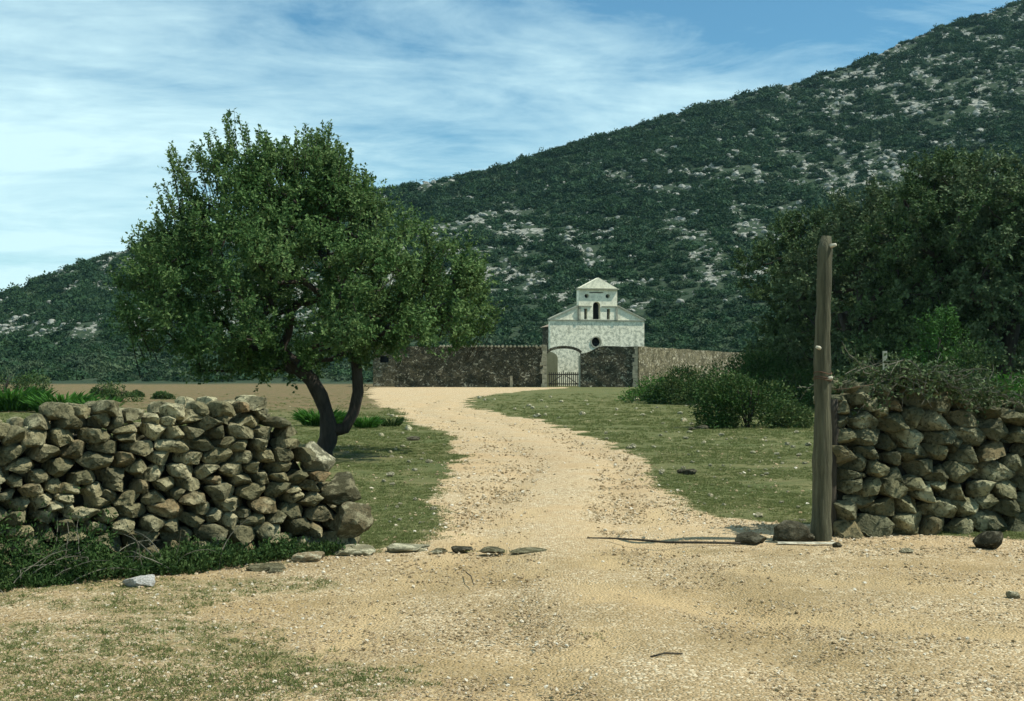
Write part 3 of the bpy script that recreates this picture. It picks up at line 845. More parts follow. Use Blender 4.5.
# right wall
RA = (px(836, 11.35), 11.25); RB = (5.9, 11.9)
RLn = math.hypot(RB[0] - RA[0], RB[1] - RA[1])
def rtop(s): return float(np.interp(s, [0, .15, .5, 1.1, 1.6, 2.4, 4], [1.26, 1.38, 1.40, 1.36, 1.24, 1.20, 1.2])) + .02 * math.sin(s * 8)
dry_wall('dry_stone_wall', RA, RB, rtop, .8, (.11, .20), (.20, .46), 9, M['stone_r'], 'tall dry stone wall of large mossy boulders beside the post, dry branches on top', 90, .22, vis=lambda s: s < 2.3, back0=.42)

# tumbled stones at the end of the left wall and single stones at its foot
GT = 'loose stones tumbled from the end of the left wall'
for i, (x, y, w, dep, h, d, rz, mat, lab) in enumerate([
    (354, 521, .40, .34, .28, 10.45, .1, 'stone', 'squared brown block standing at the gap end of the left wall'),
    (342, 488, .40, .30, .25, 10.6, .5, 'stone', 'tilted boulder with a pale upper edge on the sloping wall end'),
    (318, 462, .30, .30, .30, 10.6, -.4, 'boulder_pale', 'pale pointed boulder leaning on the sloping wall end'),
    (350, 545, .42, .34, .12, 10.35, .05, 'boulder_pale', 'flat pale slab on the ground below the squared end block'),
    (408, 548, .50, .34, .10, 10.55, .1, 'boulder_pale', 'long flat pale slab lying in the gap beside the track'),
    (311, 556, .26, .2, .13, 9.9, .2, 'boulder_pale', 'small pale flat stone at the wall foot, near the end'),
    (268, 568, .28, .2, .09, 9.5, -.1, 'stone', 'flat grey stone half sunk in the weeds by the wall foot'),
    (275, 571, .14, .1, .06, 9.35, .3, 'stone', 'little round stone touching the sunken flat one'),
    (70, 580, .26, .18, .12, 9.0, .1, 'boulder_dark', 'dark mossy stone in the undergrowth left of the white bag')]):
    o = rock('loose_stone', x, y, w, dep, h, 70 + i, M[mat], lab, rz, d, cat='stone', group=GT)
    zc = pz(y, d); o.location.z = max(zc, hz(o.location.x, o.location.y) + h * .2) if i < 3 else hz(o.location.x, o.location.y) + h * .12
GR = 'row of small rocks across the gap'
for i, (x, y, w, h, mat, lab) in enumerate([
    (441, 551, .12, .05, 'stone', 'small flat rock in the gap, next to the long pale slab'), (462, 549, .20, .07, 'boulder_dark', 'dark grey flat rock in the gap, second after the slab'),
    (492, 551, .24, .06, 'stone', 'flat grey rock in the gap, third after the slab'), (535, 551, .36, .05, 'stone', 'wide buried rock in the middle of the gap'),
    (436, 552, .12, .06, 'boulder_pale', 'pale little stone at the tip of the long slab')]):
    rock('small_rock', x, y, w, w * .6, h, 90 + i, M[mat], lab, .1 * i, lift=.02, group=GR)
rock('boulder', 750, 545, .28, .22, .13, 101, M['boulder_dark'], 'dark rounded rock on the track left of the post', lift=.35)
rock('boulder', 788, 543, .32, .25, .22, 102, M['boulder_dark'], 'dark angular rock leaning against the foot of the post', lift=.35)
rock('boulder', 807, 542, .16, .16, .12, 103, M['boulder_dark'], 'small dark rock squeezed between the angular rock and the post', lift=.3)
rock('boulder', 987, 547, .25, .22, .20, 104, M['boulder_dark'], 'dark blocky stone on the grass in front of the right wall', .4, lift=.38)
rock('boulder', 906, 553, .14, .1, .05, 105, M['boulder_pale'], 'pale flat stone on the ground in front of the right wall')
rock('small_rock', 1011, 597, .10, .08, .06, 106, M['boulder_pale'], 'lone small pale stone on the dirt near the right edge')
rock('small_rock', 836, 548, .09, .07, .06, 107, M['boulder_dark'], 'small dark stone at the end of the fallen board')

# stones scattered over the turf
GS = 'small stones scattered over the turf right of the track'
smesh = [rock_mesh('field_stone', 200 + k, M['boulder_pale'], 2) for k in range(6)]
rs = random.Random(12); cnt = 0
while cnt < 150:
    y = 396 + 128 * rs.random() ** 1.1; x = rs.uniform(470, 812) if rs.random() < .8 else rs.uniform(380, 470)
    d = gy(y); X = px(x, d)
    if float(road_mask(np.array([X]), np.array([d]))[0]) > .3: continue
    s = rs.uniform(3.0, 7.5) * d / F * .5 * (1.6 if rs.random() < .12 else 1)
    o = mk('field_stone', smesh[rs.randrange(6)], None, (X, d, hz(X, d) + s * .35), label='small pale stone lying on the cropped turf beside the track', category='stone', group=GS)
    o.scale = (s * rs.uniform(.8, 1.2), s * rs.uniform(.7, 1), s * rs.uniform(.5, .8)); o.rotation_euler = (0, 0, rs.random() * 6); cnt += 1
for i, (x, y, w, h, lab) in enumerate([(689, 474, .22, .12, 'largest dark stone on the turf right of the track'), (681, 473, .13, .08, 'dark stone touching the largest stone on the turf'), (702, 429, .3, .14, 'grey stone at the foot of the lone dark bush'),
                                     (692, 430, .2, .1, 'smaller grey stone left of the lone bush'), (414, 440, .34, .10, 'dark flat stone on the turf right of the pear tree')]):
    rock('field_stone', x, y, w, w * .7, h, 120 + i, M['boulder_dark'], lab, cat='stone', group='larger dark stones on the turf')

# ------------------------------------------------------------------ posts, boards, wire
def post():
    d = 11.05; X0 = px(819.5, d); g = hz(X0, d)
    root = empty('wooden_post', (X0, d, g), 0, label='tall weathered wooden post standing at the right side of the gap', category='post')
    m = MB(); Hh = pz(236, d) - g; dx = px(825.5, d) - X0
    pts = []; rad = []
    for i in range(25):
        f = i / 24; pts.append((dx * f + .006 * math.sin(f * 7), 0, -.3 + (Hh + .3) * f)); rad.append(.094 - .031 * f + .003 * math.sin(f * 23) + .004 * math.sin(f * 61))
    rad[-1] *= .72; pts[-1] = (pts[-1][0] + .012, 0, pts[-1][2])
    m.tube(pts, rad, 18, .12); m.build('log', M['wood_grey'], root, True)
    for z, s in ((Hh * .965, 1), (Hh * .53, .8), (Hh * .63, -1)):
        k = MB(); k.tube([(dx * z / Hh + s * .04, -.05, z), (dx * z / Hh + s * .082, -.085, z + .012)], [.022, .014], 7); k.build('branch_stub', M['wood_pale'], root, True)
    w = MB()
    for z in (Hh * .535, Hh * .55, Hh * .66 * .8):
        r = .082; w.tube([(dx * z / Hh + r * math.cos(a), r * math.sin(a), z + .012 * math.sin(a * 2)) for a in [i * PI / 8 for i in range(17)]], .0045, 5)
    w.build('wire_band', M['wire'], root)
post()
def short_post():
    d = 11.42; X0 = px(829, d)
    m = MB(); pts = [(0, 0, -.2)] + [(.005 * i, 0, .13 * i) for i in range(11)]; m.tube([(p[0] + .006 * math.sin(p[2] * 9), 0, p[2]) for p in pts], [.062 - .0018 * i for i in range(12)], 10, .2)
    m.tube([(.05, 0, 1.28), (.085, -.02, 1.12), (.08, -.02, .95)], [.012, .01, .006], 5)
    root = empty('short_post', (X0, d, hz(X0, d)), 0, label='short dark bark-covered post between the tall post and the right wall', category='post'); m.build('log', M['wood_dark'], root, True)
short_post()
def curve_thing(name, pts, rad, mat, k=6, **props):
    base = Vector(pts[0]); m = MB(); m.tube([Vector(p) - base for p in pts], rad, k, .1)
    return mk(name, m.mesh(name, mat, True), None, base, **props)
def gp(x, y, up=.02):
    d = gy(y); X = px(x, d); return (X, d, hz(X, d) + up)
def board(x0, x1, y, w, h, mat, lab, tilt=0):
    a = gp(x0, y, .0); b = gp(x1, y + tilt, .0); L = math.dist(a[:2], b[:2]); m = MB(); N = 12
    V = []; 
    for i in range(N + 1):
        f = i / N; j = .004 * math.sin(i * 1.7)
        for (yy, zz) in ((-w / 2 + j, 0.01), (w / 2 + j, 0.01), (w / 2 - .01, h), (-w / 2 + .01, h + j)): V.append((L * f, yy, zz))
    Fs = [(i * 4 + q, i * 4 + (q + 1) % 4, (i + 1) * 4 + (q + 1) % 4, (i + 1) * 4 + q) for i in range(N) for q in range(4)] + [(0, 3, 2, 1), (N * 4, N * 4 + 1, N * 4 + 2, N * 4 + 3)]
    m.add(V, Fs); o = mk('fallen_board', m.mesh('fallen_board', mat), None, a, label=lab, category='board'); o.rotation_euler = (0, 0, math.atan2(b[1] - a[1], b[0] - a[0])); return o
board(777, 838, 545.5, .06, .022, M['wood_pale'], 'pale weathered board lying on the ground at the foot of the post', .5)
curve_thing('shadow_stick', [gp(587, 540), gp(612, 540.6, .025), gp(640, 543, .03), gp(668, 546, .03), gp(700, 546.6, .03), gp(740, 546.5, .02)], [.006, .009, .011, .012, .012, .012], M['wood_dark'], label='long thin dark stick added along the post shadow across the gap', category='shadow stick')  # dark stick added just in front of the post's shadow to deepen that line
curve_thing('fallen_twig', [gp(650, 660), gp(665, 658, .03), gp(682, 657)], [.004, .006, .004], M['wood_dark'], label='short dark twig on the dirt in the foreground', category='twig')
curve_thing('fallen_twig', [gp(466, 575), gp(471, 582, .05), gp(474, 588)], [.004, .005, .003], M['wood_dark'], label='bent dark twig on the dirt below the row of gap rocks', category='twig')
curve_thing('fence_wire', [(px(826, 11.2), 11.16, pz(388, 11.2)), (px(835, 11.2), 11.15, pz(389.5, 11.2)), (px(850, 11.2), 11.2, pz(388, 11.2)), (px(875, 11.3), 11.3, pz(384, 11.3))], .003, M['wire'], 4, label='thin rusty wire strung from the tall post to the top of the wall', category='wire')

def stake():
    d = 33.0; X = px(885, d); m = MB(); root = empty('wooden_stake', (X, d, 0), 0, label='pale squared wooden stake standing in front of the dark wood', category='stake')
    m.box(-.05, .05, -.05, .05, -.1, pz(351, d)); m.build('upright', M['wood_pale'], root)
    c = MB(); c.box(.052, .62, -.08, .02, pz(369, d), pz(366.5, d)); c.build('crossbar', M['wood_pale'], root)
stake()

# brushwood on top of the right wall
def brush():
    rs = random.Random(77); X0, Y0 = RA; t = np.array(RB) - np.array(RA); t = t / np.linalg.norm(t)
    root = empty('brushwood_pile', (X0, Y0 + .3, 1.38), 0, label='tangle of dry grey branches heaped on top of the right wall', category='brushwood')
    m = MB(); lf = []
    for k in range(210):
        s = rs.triangular(.35, 1.6, .85) if rs.random() < .5 else rs.uniform(.1, 3.0)
        zt = rtop(s) - 1.38 + .08; n = rs.uniform(-.15, .45)
        p = Vector((t[0] * s, t[1] * s - .3 + n + .15, zt + rs.uniform(0, .10)))
        a = rs.gauss(0, .5) + (0 if rs.random() < .6 else PI); ln = rs.uniform(.15, .5); d = Vector((math.cos(a), rs.gauss(0, .3), rs.gauss(.05, .32))).normalized()
        if rs.random() < .35 and s > .9: d = Vector((.8, -.25, -.40 + rs.gauss(0, .15))).normalized()
        pts = [p]; 
        for q in range(6):
            d = (d + Vector((rs.gauss(0, .22), rs.gauss(0, .18), rs.gauss(-.05, .22)))).normalized(); pts.append(pts[-1] + d * ln / 6)
            lf.append((pts[-1], d))
        r = rs.uniform(.003, .009); m.tube(pts, [r, r, r * .9, r * .8, r * .7, r * .5, r * .3], 4)
        for q in range(2):
            b = pts[rs.randrange(1, 6)]; dd = (d + Vector((rs.gauss(0, .7), rs.gauss(0, .4), rs.gauss(.1, .6)))).normalized(); m.tube([b, b + dd * ln * .2, b + (dd + Vector((0, 0, -.15))) * ln * .36], [r * .5, r * .4, r * .2], 3)
    m.build('branches', M['bark_pale'], root)
    R2 = np.random.RandomState(5); sel = R2.choice(len(lf), 5200); P = np.array([lf[i][0][:] for i in sel]) + R2.normal(size=(5200, 3)) * .03; D = unit(R2.normal(size=(5200, 3)))
    mk('dry_leaves', leaf_mesh('dry_leaves', P, D, .05, .03, R2, leaf_mat('dry_leaf', (.03, .055, .02), (.10, .135, .055), trans=.1)), root)
brush()

# white bag by the wall foot
o = rock('crumpled_bag', 143, 585, .24, .13, .13, 301, M['bag'], 'crumpled white bag lying at the foot of the undergrowth', .3, d=8.75, lift=.25, cat='bag')

# ------------------------------------------------------------------ church enclosure
def rubble_box(p0, p1, thick, top, mat, nz=14):
    """wall from p0 to p1 (plan); top(f) its height; roughened faces"""
    p0 = np.array(p0, float); p1 = np.array(p1, float); L = np.linalg.norm(p1 - p0); t = (p1 - p0) / L; n = np.array([t[1], -t[0]])
    N = max(2, int(L / .3)); ring = []
    for i in range(N + 1):
        f = i / N; h = top(f) + .04 * mnoise.noise(Vector((f * L * 1.3, 3, 1))) + .06 * mnoise.noise(Vector((f * L * .35, 7, 1)))
        cs = [(0, -.3 + (h + .3) * j / nz) for j in range(nz + 1)] + [(-thick, -.3 + (h + .3) * j / nz) for j in range(nz, -1, -1)]
        r = []
        for (dn, z) in cs:
            e = .07 * mnoise.noise(Vector((f * L * 1.1, dn * 3, z * 1.3))) 
            q = p0 + t * f * L + n * (dn + (e if dn == 0 else -e)); r.append((q[0], q[1], z))
        ring.append(r)
    K = len(ring[0]); m = MB(); V = [v for r in ring for v in r]
    Fs = [(i * K + k, (i + 1) * K + k, (i + 1) * K + (k + 1) % K, i * K + (k + 1) % K) for i in range(N) for k in range(K)]
    Fs += [tuple(range(K)), tuple(N * K + k for k in reversed(range(K)))]
    m.add(V, Fs); return m
WD = 100.0
root = empty('enclosure_wall', (0, WD, 0), 0, label='high dark rubble wall with a pale tile coping left of the church gate', category='wall')
m = rubble_box((px(395, WD), WD), (px(545.5, WD), WD), .6, lambda f: 3.38 + .02 * f, M['rubble_dark']); m.v = [(a, b - WD, c) for a, b, c in m.v]; m.build('masonry', M['rubble_dark'], root)
m = MB(); x = px(440, WD)
rr_ = random.Random(3)
while x < px(545, WD):
    w = rr_.uniform(.2, .3); m.tube([(x, -.16, 3.42), (x, .75, 3.44)], w * .42, 8); x += w * 1.25
m.build('coping', M['quoin'], root)
m = MB(); z = -.1; k = 0
while z < 3.5:
    h = rr_.uniform(.28, .42); w = rr_.uniform(.2, .5)
    m.box(px(546, WD) - w, px(546, WD) + .08, -.07, .66, z, min(z + h - .02, 3.55)); z += h; k += 1
m.build('quoins', M['quoin'], root)
m = MB(); z = 0
m.box(px(510, WD), px(512.6, WD), -.45, -.05, 0, .95); m.build('buttress', M['quoin'], root)

root = empty('enclosure_wall', (0, WD, 0), 0, label='dark rubble wall between the church gate and its pale right-hand corner', category='wall')
def rt(f): return float(np.interp(f, [0, .15, .34, .45, 1], [2.78, 2.92, 3.36, 3.42, 3.42]))
m = rubble_box((px(580.5, WD), WD), (px(636, WD), WD), .6, rt, M['rubble_dark']); m.v = [(a, b - WD, c) for a, b, c in m.v]; m.build('masonry', M['rubble_dark'], root)
m = MB(); z = -.1; k = 0
while z < 3.4:
    h = rr_.uniform(.28, .42); w = rr_.uniform(.15, .42)
    m.box(px(637, WD) - w, px(637, WD) + .05, -.07, .5, z, min(z + h - .02, 3.42)); z += h; k += 1
m.build('quoins', M['quoin'], root)
root = empty('enclosure_wall', (px(637, WD), WD, 0), 0, label='sunlit brown rubble wall running back from the church corner behind the bushes', category='wall')
e = (px(748, 138), 138)
m = rubble_box((px(637.5, WD) + .1, WD), e, .6, lambda f: 3.4 - .1 * f, M['rubble_pale']); ox, oy = px(637, WD), WD
m.v = [(a - ox, b - oy, c) for a, b, c in m.v]; m.build('masonry', M['rubble_pale'], root)
# hut at the far left end
HD = 103.0
root = empty('stone_hut', (px(384, HD), HD, 0), 0, label='small low stone hut with a square window at the left end of the church wall', category='hut')
hx0, hx1 = px(373, HD) - px(384, HD), px(397, HD) - px(384, HD)
wz0, wz1 = pz(362.5, HD), pz(356, HD); wx0, wx1 = px(380, HD) - px(384, HD), px(388.5, HD) - px(384, HD); ht = pz(350, HD)
m = MB(); yb = 2.6
m.box(hx0, wx0, 0, .4, -.2, ht); m.box(wx1, hx1, 0, .4, -.2, ht); m.box(wx0, wx1, 0, .4, -.2, wz0); m.box(wx0, wx1, 0, .4, wz1, ht)
m.box(hx0, hx0 + .4, .4, yb, -.2, ht); m.box(hx1 - .4, hx1, .4, yb, -.2, ht); m.box(hx0, hx1, yb, yb + .4, -.2, ht)
m.build('wall', M['rubble_pale'], root)
m = MB(); m.box(hx0 - .15, hx1 + .1, -.2, yb + .6, ht, ht + .28); m.box(hx0 + .2, hx1 - .2, .1, yb, ht + .28, ht + .42); m.build('roof', M['quoin'], root)
m = MB(); m.box(wx0, wx1, .3, .36, wz0, wz1); m.build('window', M['dark'], root)

# arch over the gate
root = empty('gate_arch', (0, WD, 0), 0, label='thin dark segmental stone arch spanning the church gateway', category='arch')
ax0, ax1 = px(547, WD), px(581, WD); axc = (ax0 + ax1) / 2; hw = (ax1 - ax0) / 2; zs0, zs1 = pz(356, WD), pz(348.5, WD)
m = MB(); V = []; N = 16
for i in range(N + 1):
    f = -1 + 2 * i / N; z = zs0 + (zs1 - zs0) * math.sqrt(max(0, 1 - (f * .96) ** 2))
    for dz, y in ((0, 0), (0, .5), (.22, .5), (.22, 0)): V.append((axc + hw * f * (1 + .06 * (dz > 0)), y, z + dz))
m.add(V, [(i * 4 + q, i * 4 + (q + 1) % 4, (i + 1) * 4 + (q + 1) % 4, (i + 1) * 4 + q) for i in range(N) for q in range(4)] + [(0, 3, 2, 1), (N * 4, N * 4 + 1, N * 4 + 2, N * 4 + 3)])
m.build('voussoirs', M['rubble_dark'], root)
m = MB(); m.box(px(578.8, WD), px(580.6, WD), .02, .5, -.1, zs0 + .02); m.build('jamb', M['trim'], root)
# ochre pier just inside the gateway
root = empty('plaster_pier', (px(552.5, 102.5), 102.5, 0), 0, label='ochre plastered pier with a rounded shoulder just inside the church gate', category='pier')
m = MB(); pr = [(-.55, -.1), (.45, -.1), (.45, pz(357, 102.5)), (.32, pz(354.5, 102.5)), (.1, pz(352.6, 102.5)), (-.2, pz(351.5, 102.5)), (-.55, pz(351, 102.5))]
m.add([(a, 0, b) for a, b in pr] + [(a, .6, b) for a, b in pr], [tuple(range(7)), tuple(reversed(range(7, 14)))] + [(i, i + 7, (i + 1) % 7 + 7, (i + 1) % 7) for i in range(7)])
m.build('masonry', M['ochre'], root)
# picket gate
root = empty('picket_gate', (0, WD, 0), 0, label='low wooden picket gate with diagonal braces closing the church gateway', category='gate')
gx0, gx1 = px(548.3, WD), px(578.6, WD); gt = pz(373.5, WD)
for z in (gt - .12, .22):
    m = MB(); m.box(gx0, gx1, -.03, .03, z, z + .09); m.build('rail', M['wood_dark'], root)
for i in range(15):
    x = gx0 + (gx1 - gx0) * (i + .5) / 15; m = MB(); tz = gt + .10 + (.16 if i == 7 else .0)
    m.box(x - .035, x + .035, -.08, -.035, .05, tz); m.build('picket', M['wood_dark'], root)
for s in (-1, 1):
    m = MB(); c = (gx0 + gx1) / 2; m.tube([(c + s * .08, -.10, gt - .1), (c + s * (gx1 - gx0) * .48, -.10, .25)], .035, 5); m.build('brace', M['wood_dark'], root)

# ------------------------------------------------------------------ church
CD = 108.0; CR = math.radians(13)      # facade turned slightly to the right
def shape2d(outline, holes, depth, name):
    cu = bpy.data.curves.new(name, 'CURVE'); cu.dimensions = '2D'; cu.fill_mode = 'BOTH'; cu.extrude = depth / 2
    for loop in [outline] + holes:
        sp = cu.splines.new('POLY'); sp.points.add(len(loop) - 1)
        for p, (a, b) in zip(sp.points, loop): p.co = (a, b, 0, 1)
        sp.use_cyclic_u = True
    ob = bpy.data.objects.new('tmp', cu); COL.objects.link(ob); me = bpy.data.meshes.new_from_object(ob); bpy.data.objects.remove(ob); bpy.data.curves.remove(cu)
    for v in me.vertices:
        x, y, z = v.co; v.co = (x, -z, y)
    me.flip_normals() if False else None
    return me
cx0 = px(596.5, CD)
def L(x): return (px(x, CD) - cx0) / math.cos(CR)
def Z(y): return pz(y, CD)
root = empty('church', (cx0, CD, 0), CR, label='small whitewashed country church with a stepped bell gable behind the wall', category='church')
def circ(x, y, r, n=20): return [(L(x) + r * math.cos(a), Z(y) + r * math.sin(a)) for a in [2 * PI * i / n for i in range(n)]]
def arch(x0, x1, y0, y1, n=10):
    a, b = L(x0), L(x1); c = (a + b) / 2; r = (b - a) / 2; zt = Z(y0) - r
    return [(a, Z(y1)), (b, Z(y1))] + [(c + r * math.cos(PI * i / n), zt + r * math.sin(PI * i / n)) for i in range(n + 1)]
def rect(x0, x1, y0, y1): return [(L(x0), Z(y1)), (L(x1), Z(y1)), (L(x1), Z(y0)), (L(x0), Z(y0))]
me = shape2d([(L(549), -.3), (L(644.5), -.3), (L(644.5), Z(320)), (L(617.5), Z(306.5)), (L(616.9), Z(306.5)), (L(616.9), Z(320)), (L(576.7), Z(320)), (L(576.7), Z(306.5)), (L(549), Z(320))], [circ(595.2, 342, .43), rect(551, 551.01, 351, 351.01)][:1], .6, 'facade')
me.materials.append(M['plaster']); f = mk('facade', me, root)
me = shape2d([(L(577.3), Z(306.55)), (L(616.3), Z(306.55)), (L(616.3), Z(289)), (L(577.3), Z(289))], [arch(591.7, 598.7, 301.5, 306.56 - .02)[:0] or circ(585.3, 296.3, .17, 12), circ(606.7, 296.3, .17, 12), rect(587.7, 602.5, 292.3, 293.2)], .6, 'bell_gable')
bpy.data.meshes.remove(me)
me = shape2d([(L(577.3), Z(319.9)), (L(616.3), Z(319.9)), (L(616.3), Z(289)), (L(577.3), Z(289))],
             [circ(585.3, 296.3, .2, 12), circ(606.7, 296.3, .2, 12), rect(588, 602.5, 292.2, 293.2), arch(591.6, 599.2, 302, 319.4), rect(582.8, 586, 309, 319.4), rect(605.8, 609, 309, 319.4)], .7, 'bell_gable')
for v in me.vertices: v.co.y -= .06
me.materials.append(M['plaster']); mk('bell_gable', me, root)
# window depth: dark openings closed at the back
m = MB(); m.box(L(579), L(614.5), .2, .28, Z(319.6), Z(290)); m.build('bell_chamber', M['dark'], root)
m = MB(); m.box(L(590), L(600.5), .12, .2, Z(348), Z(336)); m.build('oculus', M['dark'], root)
m = MB(); V = []
for i in range(24):
    a = 2 * PI * i / 24
    for r, y in ((.43, -.36), (.52, -.36), (.52, -.28), (.43, -.28)): V.append((L(595.2) + r * math.cos(a), y, Z(342) + r * math.sin(a)))
m.add(V, [(i * 4 + q, i * 4 + (q + 1) % 4, ((i + 1) % 24) * 4 + (q + 1) % 4, ((i + 1) % 24) * 4 + q) for i in range(24) for q in range(4)]); m.build('oculus_rim', M['trim'], root)
# pediment
m = MB(); pr = [(L(576.3), Z(289)), (L(617.3), Z(289)), (L(597), Z(277.8))]
m.add([(a, -.5, b) for a, b in pr] + [(a, .4, b) for a, b in pr], [(0, 1, 2), (5, 4, 3), (0, 3, 4, 1), (1, 4, 5, 2), (2, 5, 3, 0)]); m.build('pediment', M['plaster'], root)
# cornices
for nm, x0, x1, y0, y1, dd in (('cornice', 548, 645.6, 320, 320.9, -.02), ('cornice', 576.6, 591.0, 306, 306.9, .10), ('cornice', 599.8, 617.2, 306, 306.9, .10), ('cornice', 575.6, 618.1, 288.6, 289.7, .24)):
    m = MB(); m.box(L(x0) + .06, L(x1) - .06, -.42 - dd, .3, Z(y1), Z(y0)); m.build(nm, M['trim'], root)
for s, xa, ya, xb, yb_ in ((0, 548, 320.4, 577, 306.6), (1, 645.6, 320.4, 617.5, 306.6)):
    m = MB(); V = [(L(xa), -.42, Z(ya)), (L(xb), -.42, Z(yb_)), (L(xb), -.42, Z(yb_) + .12), (L(xa), -.42, Z(ya) + .12)]; V += [(a, .35, c) for a, b, c in V]
    m.add(V, [(0, 1, 2, 3), (7, 6, 5, 4), (0, 4, 5, 1), (1, 5, 6, 2), (2, 6, 7, 3), (3, 7, 4, 0)]); m.build('coping', M['trim'], root)
for x0, x1 in ((577, 579), (614.8, 616.8)):
    m = MB(); m.box(L(x0), L(x1), -.47, -.405, Z(319.9), Z(307)); m.build('pilaster', M['trim'], root)
m = MB(); m.box(L(563), L(634), .32, 7.5, -.2, Z(325)); m.build('nave', M['rubble_dark'], root)
m = MB(); pr = [(L(561), Z(325)), (L(636), Z(325)), (L(597), Z(311))]
m.add([(a, .31, b) for a, b in pr] + [(a, 7.8, b) for a, b in pr], [(0, 1, 2), (5, 4, 3), (0, 3, 4, 1), (1, 4, 5, 2), (2, 5, 3, 0)]); m.build('roof', M['tile'], root)
# low side building seen over the wall left of the facade
m = MB(); zz = pz(341, 104)
# ------------------------------------------------------------------ instanced masses
def scatter(name, P, S, Rt, I, variants, **props):
    n = len(P); me = bpy.data.meshes.new(name); me.vertices.add(n); me.vertices.foreach_set('co', np.asarray(P, np.float32).ravel())
    for nm, a in (('scl', S), ('rot', Rt)):
        at = me.attributes.new(nm, 'FLOAT_VECTOR', 'POINT'); at.data.foreach_set('vector', np.asarray(a, np.float32).ravel())
    at = me.attributes.new('vidx', 'INT', 'POINT'); at.data.foreach_set('value', np.asarray(I, np.int32))
    o = mk(name, me, None, **props)
    g = bpy.data.node_groups.new(name, 'GeometryNodeTree')
    g.interface.new_socket('Geometry', in_out='INPUT', socket_type='NodeSocketGeometry'); g.interface.new_socket('Geometry', in_out='OUTPUT', socket_type='NodeSocketGeometry')
    N = g.nodes; Lk = g.links
    gi = N.new('NodeGroupInput'); go = N.new('NodeGroupOutput'); iop = N.new('GeometryNodeInstanceOnPoints'); mp = N.new('GeometryNodeMeshToPoints'); gt_ = N.new('GeometryNodeGeometryToInstance')
    for v in reversed(variants):
        vo = bpy.data.objects.new(name + '_source', v); oi = N.new('GeometryNodeObjectInfo'); oi.inputs['Object'].default_value = vo; oi.inputs['As Instance'].default_value = True
        Lk.new(oi.outputs['Geometry'], gt_.inputs[0])
    def na(nm, typ):
        q = N.new('GeometryNodeInputNamedAttribute'); q.data_type = typ; q.inputs[0].default_value = nm; return q.outputs[0]
    Lk.new(gi.outputs[0], mp.inputs[0]); Lk.new(mp.outputs[0], iop.inputs['Points']); Lk.new(gt_.outputs[0], iop.inputs['Instance'])
    iop.inputs['Pick Instance'].default_value = True
    Lk.new(na('vidx', 'INT'), iop.inputs['Instance Index'])
    e2r = N.new('FunctionNodeEulerToRotation'); Lk.new(na('rot', 'FLOAT_VECTOR'), e2r.inputs[0]); Lk.new(e2r.outputs[0], iop.inputs['Rotation'])
    Lk.new(na('scl', 'FLOAT_VECTOR'), iop.inputs['Scale']); Lk.new(iop.outputs[0], go.inputs[0])
    md = o.modifiers.new('scatter', 'NODES'); md.node_group = g
    return o

# hillside shrubs
shr = [shrub_mesh('maquis_shrub', 400 + k, 1.0, 1.0, .95, 420, .22, M['maquis_pale'] if k in (2,) else M['maquis'], 11, .42, True) for k in range(6)]
rs = np.random.RandomState(91)
N0 = 78000
Yh = np.sqrt(rs.uniform(128 ** 2, 470 ** 2, N0)); U = rs.uniform(-.56, .60, N0); Xh = U * Yh
xp = 512 + Xh / Yh * F
Ycr = np.interp(xp, [-600, 0, 375, 1024, 2400], [290, 300, 350, 440, 460])
Yfoot = np.interp(xp, [-600, 0, 400, 700, 1024, 2400], [125, 130, 140, 125, 110, 110])
rf = rock_field(Xh, Yh)
t = (Yh - Yfoot) / (Ycr - Yfoot)
dens = 1 - .70 * sstep(.44, .58, rf)
low = t < .22
dens = np.where(low, np.maximum(dens, .95), dens)
# thinner at a smaller distance so that the low band is closed but not overfull
keep = (t + .30 * (fbm(Xh / 11, Yh / 11, 3) - .5) > .0) & (t < 1.12) & (rs.rand(N0) < dens * .66)
# keep the churchyard clear
keep &= ~((Xh > -14) & (Xh < 32) & (Yh < 146))
Xh, Yh, t, rf = Xh[keep], Yh[keep], t[keep], rf[keep]
sz = (.50 + 1.7 * rs.rand(len(Xh)) ** 2.4) * np.where(t < .3, 1.0, 1.18) * np.where(rf > .5, .7, 1) * (.55 + .45 * np.clip(Yh / 300, 0, 1.2))
Zh = H(Xh, Yh)
S = np.stack([sz * (1 + .3 * rs.rand(len(sz))), sz, sz * rs.uniform(.75, 1.15, len(sz))], 1)
Rt = np.stack([rs.normal(size=len(sz)) * .08, rs.normal(size=len(sz)) * .08, rs.rand(len(sz)) * 6.28], 1)
P = np.stack([Xh, Yh, Zh - .1 * sz], 1)
vi = rs.randint(0, 6, len(sz)); vi = np.where((t < .2) & (Xh < 0) & (rs.rand(len(sz)) < .4), 2, vi); vi = np.where((vi == 2) & (rs.rand(len(sz)) < np.where(t < .22, .0, .75)), 1, vi)
# the largest in view become things of their own
inv = np.abs(Xh / Yh) < .42
app = np.where(inv & (t < .4), sz / Yh, 0); order = np.argsort(-app)[:260]
mask = np.zeros(len(sz), bool); mask[order] = True
print('hill shrubs', len(sz))
for i in order:
    o = mk('maquis_shrub', shr[int(vi[i])], None, tuple(P[i]), label='rounded green scrub bush on the lower slope of the hill', category='shrub', group='scrub bushes along the foot of the hill')
    o.scale = tuple(S[i]); o.rotation_euler = tuple(Rt[i])
m_ = ~mask
scatter('hillside_scrub', P[m_], S[m_], Rt[m_], vi[m_], shr, kind='stuff', label='dense dark green scrub covering the hillside')
